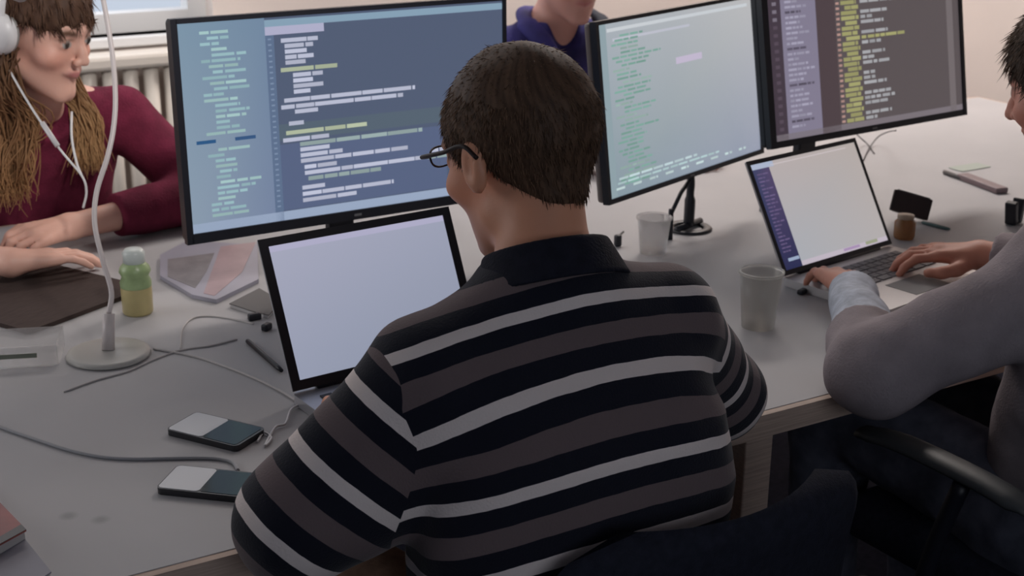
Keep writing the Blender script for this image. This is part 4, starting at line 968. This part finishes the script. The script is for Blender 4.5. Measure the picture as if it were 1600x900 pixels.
b = NB(); tube(b, catmull(pts, 8), .0042, 10); obj('gooseneck', b, M['lampwhite'], t, True)
b = NB(); e0 = lpt(110, -90, 2.22); tube(b, [e0, e0+Vector((-.05, -.03, -.02)), e0+Vector((-.11, -.06, -.05))], [.012, .03, .034], 16); obj('lamp_head', b, M['lampwhite'], t, True)
# bottle with green and yellow
bt = at(216, 489); M['green'] = mat('green_drink', (.30, .40, .20), .35, vary=.2, scale=40); M['yellow'] = mat('yellow_drink', (.50, .42, .20), .35, vary=.1, scale=30); M['capw'] = mat('pale_cap', (.55, .60, .58), .35)
t = thing('drink_bottle', 'small bottle with pale cap, green top and yellow bottom beside the lamp', 'bottle', (bt.x, bt.y, D))
b = NB(); lathe(b, [(0, 0), (.022, 0), (.025, .004), (.0255, .045), (.024, .050)], seg=24); obj('yellow_body', b, M['yellow'], t, True)
b = NB(); lathe(b, [(.0255, .048), (.026, .056), (.022, .066), (.026, .074), (.024, .082), (.016, .090)], seg=24); obj('green_sleeve', b, M['green'], t, True)
b = NB(); lathe(b, [(.016, .088), (.018, .090), (.0185, .106), (.014, .112), (0, .112)], seg=24); obj('cap', b, M['capw'], t, True)
# magazine between the monitor and the woman
M['magl'] = mat('lavender_page', (.36, .35, .42), .35, vary=.1, scale=8); M['magp'] = mat('pink_print', (.42, .29, .31), .35, vary=.15, scale=14); M['magg'] = mat('grey_print', (.22, .20, .21), .35, vary=.25, scale=25)
t0 = ctr([(240, 455), (400, 385), (400, 440), (330, 470)])
def wpoly(name, px, z0, z1, m, parent, org):
    b = NB(); prism(b, [tuple((at(x, y, D+z1)-org).xy) for x, y in px], z0, z1); return obj(name, b, m, parent)
t = thing('magazine', 'open glossy magazine with lavender, grey and pink print behind the left laptop', 'magazine', (t0.x, t0.y, D))
wpoly('pages', [(250, 398), (292, 376), (402, 382), (404, 436), (338, 468), (300, 460), (250, 430)], .0005, .008, M['magl'], t, t0)
wpoly('pink_picture', [(345, 385), (400, 378), (378, 425), (335, 462), (318, 458)], .0081, .0085, M['magp'], t, t0)
wpoly('grey_picture', [(262, 405), (335, 395), (322, 425), (305, 450), (262, 432)], .0081, .0085, M['magg'], t, t0)
# dark wallet and small black bits peeking from behind the left laptop
M['dgrey'] = mat('dark_grey_card', (.085, .08, .08), .5)
q = ctr([(360, 470), (402, 455), (405, 488)]); t = thing('notebook', 'small dark grey notebook peeking out behind the left laptop', 'notebook', (q.x, q.y, D))
wpoly('cover', [(358, 474), (405, 450), (440, 470), (420, 492), (394, 486)], .006, .0075, M['dgrey'], t, q); wpoly('page_block', [(360, 476), (405, 453), (436, 471), (418, 493), (394, 487)], .0005, .006, M['white'], t, q)
q = at(398, 500); b = NB(); bx(b, (q.x, q.y, D+.006), (.022, .012, .012), bevel=.003); tag(obj('usb_stick', b, M['black']), 'small black plug lying left of the open laptop, farther of two', 'plug')
q = at(417, 516); b = NB(); bx(b, (q.x, q.y, D+.006), (.018, .012, .012), Matrix.Rotation(.6, 3, 'Z'), bevel=.003); tag(obj('usb_stick', b, M['black']), 'small black plug touching the left laptop edge, nearer of two', 'plug')
a, c = at(385, 531, D+.004), at(440, 579, D+.004); b = NB(); tube(b, [a, a.lerp(c, .04), a.lerp(c, .9), c], [.001, .0038, .004, .003], 8); tag(obj('pen', b, M['black'], None, True), 'black pen lying along the left side of the open laptop', 'pen')
# cables on the desk
M['cable'] = mat('grey_cable', (.36, .36, .38), .6); M['cablel'] = mat('pale_cable', (.55, .52, .51), .6)
def cable(px, r, m, label, nm='cable', z=D):
    b = NB(); tube(b, catmull([at(x, y, z+r) for x, y in px], 10), r, 8); return tag(obj(nm, b, m, None, True), label, 'cable')
cable([(-60, 640), (0, 667), (60, 688), (110, 704), (160, 714), (210, 717), (270, 716), (330, 716), (362, 722), (372, 735)], .0024, M['cable'], 'long grey cable curving across the near left desk to the phones')
cable([(282, 546), (285, 515), (300, 498), (325, 494), (360, 498), (396, 506)], .0014, M['cablel'], 'thin grey cable looping up to the black plugs behind the laptop')
cable([(100, 612), (150, 594), (200, 580), (240, 562), (283, 547), (330, 540), (370, 530)], .0015, M['cablel'], 'pale thin cable running from the lamp base to the black pen')
cable([(240, 545), (300, 556), (350, 572), (400, 592), (440, 612), (462, 626)], .0018, M['cablel'], 'pale cable running under the corner of the left laptop')
# clear trays at the far left
M['clear'] = mat('frosted_clear_plastic', (.85, .85, .85), .2, .4, trans=.85, alpha=.5)
q = at(28, 560); t = thing('clear_container', 'low clear plastic food container at the left edge of the desk', 'container', (q.x, q.y, D), -.35)
b = NB(); rounded_slab(b, .13, .085, .0005, .003, .015); obj('bottom', b, M['clear'], t)
b = NB()
for (cx, cy, w, d) in ((0, .042, .128, .002), (0, -.042, .128, .002), (.064, 0, .002, .084), (-.064, 0, .002, .084)): bx(b, (cx, cy, .018), (w, d, .031))
obj('side_wall', b, M['clear'], t)
b = NB(); bx(b, (.0, -.0435, .020), (.07, .0008, .007)); obj('label_strip', b, mat('dull_green_label', (.20, .22, .17), .5), t)
# frosted cup near the right sleeve, and a clear cup by the monitor stand
M['cup'] = mat('frosted_cup', (.74, .72, .66), .3, .4, trans=.8, alpha=.55)
def cup(label, p, r0, r1, h, m):
    t = thing('plastic_cup', label, 'cup', (p.x, p.y, D)); b = NB()
    lathe(b, [(0, .0005), (r0, .0005), (r1, h), (r1-.002, h), (r0-.002, .003), (0, .003)], seg=32); obj('wall', b, m, t, True)
    b = NB(); lathe(b, [(r1-.001, h-.002), (r1+.0025, h-.002), (r1+.0025, h+.002), (r1-.001, h+.002)], seg=32); obj('rim', b, m, t, True); return t
cup('frosted beige plastic cup between the striped sleeve and the second laptop', at(1184, 510), .027, .035, .095, M['cup'])
cup('clear plastic cup left of the black post holding the centre monitor', at(1020, 395), .025, .032, .070, M['clear'])
q = at(965, 385); b = NB(); bx(b, (q.x, q.y, D+.012), (.014, .012, .024), bevel=.004); tube(b, [(q.x, q.y, D+.02), (q.x+.02, q.y+.01, D+.024)], .002); tag(obj('cable_clip', b, M['black']), 'small black clip standing behind the striped shoulder', 'clip')
# black cables below the dark monitor
b = NB(); tube(b, catmull([at(1348, 252, D+.002), at(1358, 232, D+.004), at(1372, 214, D+.02), at(1388, 206, D+.05), at(1400, 204, D+.09)], 8), .0016, 6); tube(b, catmull([at(1366, 240, D+.002), at(1356, 226, D+.004), at(1345, 216, D+.02), at(1335, 206, D+.06)], 8), .0016, 6)
tag(obj('monitor_cable', b, M['black'], None, True), 'thin black cables hanging from the dark monitor behind the second laptop', 'cable')
# amber jar with the wallet leaning on it
q = at(1412, 372); M['amber'] = mat('amber_glass', (.42, .20, .08), .25, .5, trans=.25)
t = thing('amber_jar', 'small amber jar behind the fingers at the second laptop', 'jar', (q.x, q.y, D)); b = NB(); lathe(b, [(0, .0005), (.019, .0005), (.021, .006), (.021, .034), (.015, .040), (.015, .044)], seg=24); obj('body', b, M['amber'], t, True)
b = NB(); lathe(b, [(.016, .041), (.0165, .042), (.0165, .048), (0, .048)], seg=24); obj('lid', b, mat('pale_jar_lid', (.5, .4, .3), .4), t, True)
M['walletm'] = mat('dark_brown_wallet', (.045, .030, .030), .5, .4, vary=.2)
q = at(1418, 345); t = thing('wallet', 'dark brown wallet leaning against the small amber jar', 'wallet', (q.x, q.y, D), -.55+TH*0)
Rm = Matrix.Translation((0, 0, .010)) @ Matrix.Rotation(-.5, 4, 'X') @ Matrix.Rotation(.28, 4, 'Y'); b = NB(); bx(b, (0, 0, .025), (.082, .008, .046), bevel=.003); b.transform(Rm); obj('cover', b, M['walletm'], t); b = NB(); bx(b, (0, .0, .0255), (.069, .0045, .048)); b.transform(Rm); obj('lining', b, M['dgrey'], t)
# pens and strips on the far right
def stick(label, p0, p1, r, m, nm='pen', cat='pen'):
    a, c = at(*p0, D+r), at(*p1, D+r); b = NB(); tube(b, [a, a.lerp(c, .05), a.lerp(c, .9), c], [r*.4, r, r, r*.6], 8); return tag(obj(nm, b, m, None, True), label, cat)
stick('short dark pen on the far right desk, beside the grey strip', (1474, 268), (1505, 279), .0055, M['dgrey'])
M['mauve'] = mat('mauve_plastic', (.22, .16, .17), .5)
a, c = at(1503, 279), at(1566, 303); d = (c-a); ang = math.atan2(d.y, d.x); b = NB(); mid = (a+c)/2; bx(b, (mid.x, mid.y, D+.007), (d.length, .032, .013), Matrix.Rotation(ang, 3, 'Z'), bevel=.003); tag(obj('pencil_case', b, M['mauve']), 'slim mauve-grey pencil case on the far right desk', 'case')
stick('thin teal pen beside the wallet', (1440, 347), (1484, 358), .0035, mat('teal_plastic', (.10, .17, .17), .4))
a = at(1515, 262); b = NB(); rounded_slab(b, .10, .045, D+.0005, D+.002, .006, a.x, a.y); tag(obj('paper_note', b, mat('pale_green_paper', (.42, .47, .42), .7)), 'pale green paper note at the far right of the desk', 'paper')
# black headset-like clip at the right edge of the desk
q = at(1582, 350); t = thing('binder_clip', 'black desk clip standing in front of the man in grey', 'clip', (q.x, q.y, D), .3)
b = NB(); bx(b, (-.012, 0, .026), (.016, .024, .050), Matrix.Rotation(-.25, 3, 'Y'), bevel=.003); obj('jaw', b, M['black'], t); b = NB(); bx(b, (.018, 0, .026), (.016, .024, .050), Matrix.Rotation(.2, 3, 'Y'), bevel=.003); obj('jaw', b, M['black'], t); b = NB(); bx(b, (.003, 0, .006), (.026, .02, .011), bevel=.003); obj('spine', b, M['black'], t)
# earphone case by the left hand of the man in grey
q = at(1256, 458); b = NB(); bx(b, (q.x, q.y, D+.005), (.035, .012, .009), Matrix.Rotation(.35, 3, 'Z'), bevel=.003); tag(obj('usb_dongle', b, M['black']), 'black plug at the left corner of the second laptop', 'plug')
# books at the bottom-left
M['redbook'] = mat('red_book_cover', (.26, .055, .045), .45, vary=.3, scale=20); M['paper'] = mat('book_paper', (.45, .43, .42), .8); M['greybook'] = mat('grey_notebook_cover', (.24, .235, .28), .5, vary=.08)
c = at(76, 892); e1 = (at(18, 830)-c).normalized()
q = at(20, 880); t = thing('notebook', 'grey notebook under the red book at the lower left corner', 'notebook', (q.x, q.y, D))
wpoly('page_block', [(-120, 850), (-20, 835), (34, 838), (78, 893), (-20, 960), (-120, 930)], .0005, .010, M['paper'], t, q); wpoly('cover', [(-122, 849), (-20, 833), (35, 837), (80, 893), (-20, 962), (-122, 932)], .010, .012, M['greybook'], t, q)
q = at(0, 820); t = thing('book', 'book with a red and brown cover on top of the grey notebook', 'book', (q.x, q.y, D+.012))
def wp2(name, px, z0, z1, m):
    b = NB(); prism(b, [tuple((at(x, y, D+.012+z1)-q).xy) for x, y in px], z0, z1); return obj(name, b, m, t)
wp2('page_block', [(-118, 840), (-60, 735), (-2, 786), (38, 828), (-30, 868)], .0005, .012, M['paper']); wp2('cover', [(-120, 840), (-60, 733), (-1, 784), (41, 827), (-30, 866)], .012, .0145, M['redbook'])
wp2('dark_spine_edge', [(-30, 866), (41, 827), (33, 819), (-34, 858)], .0146, .0152, M['dgrey'])
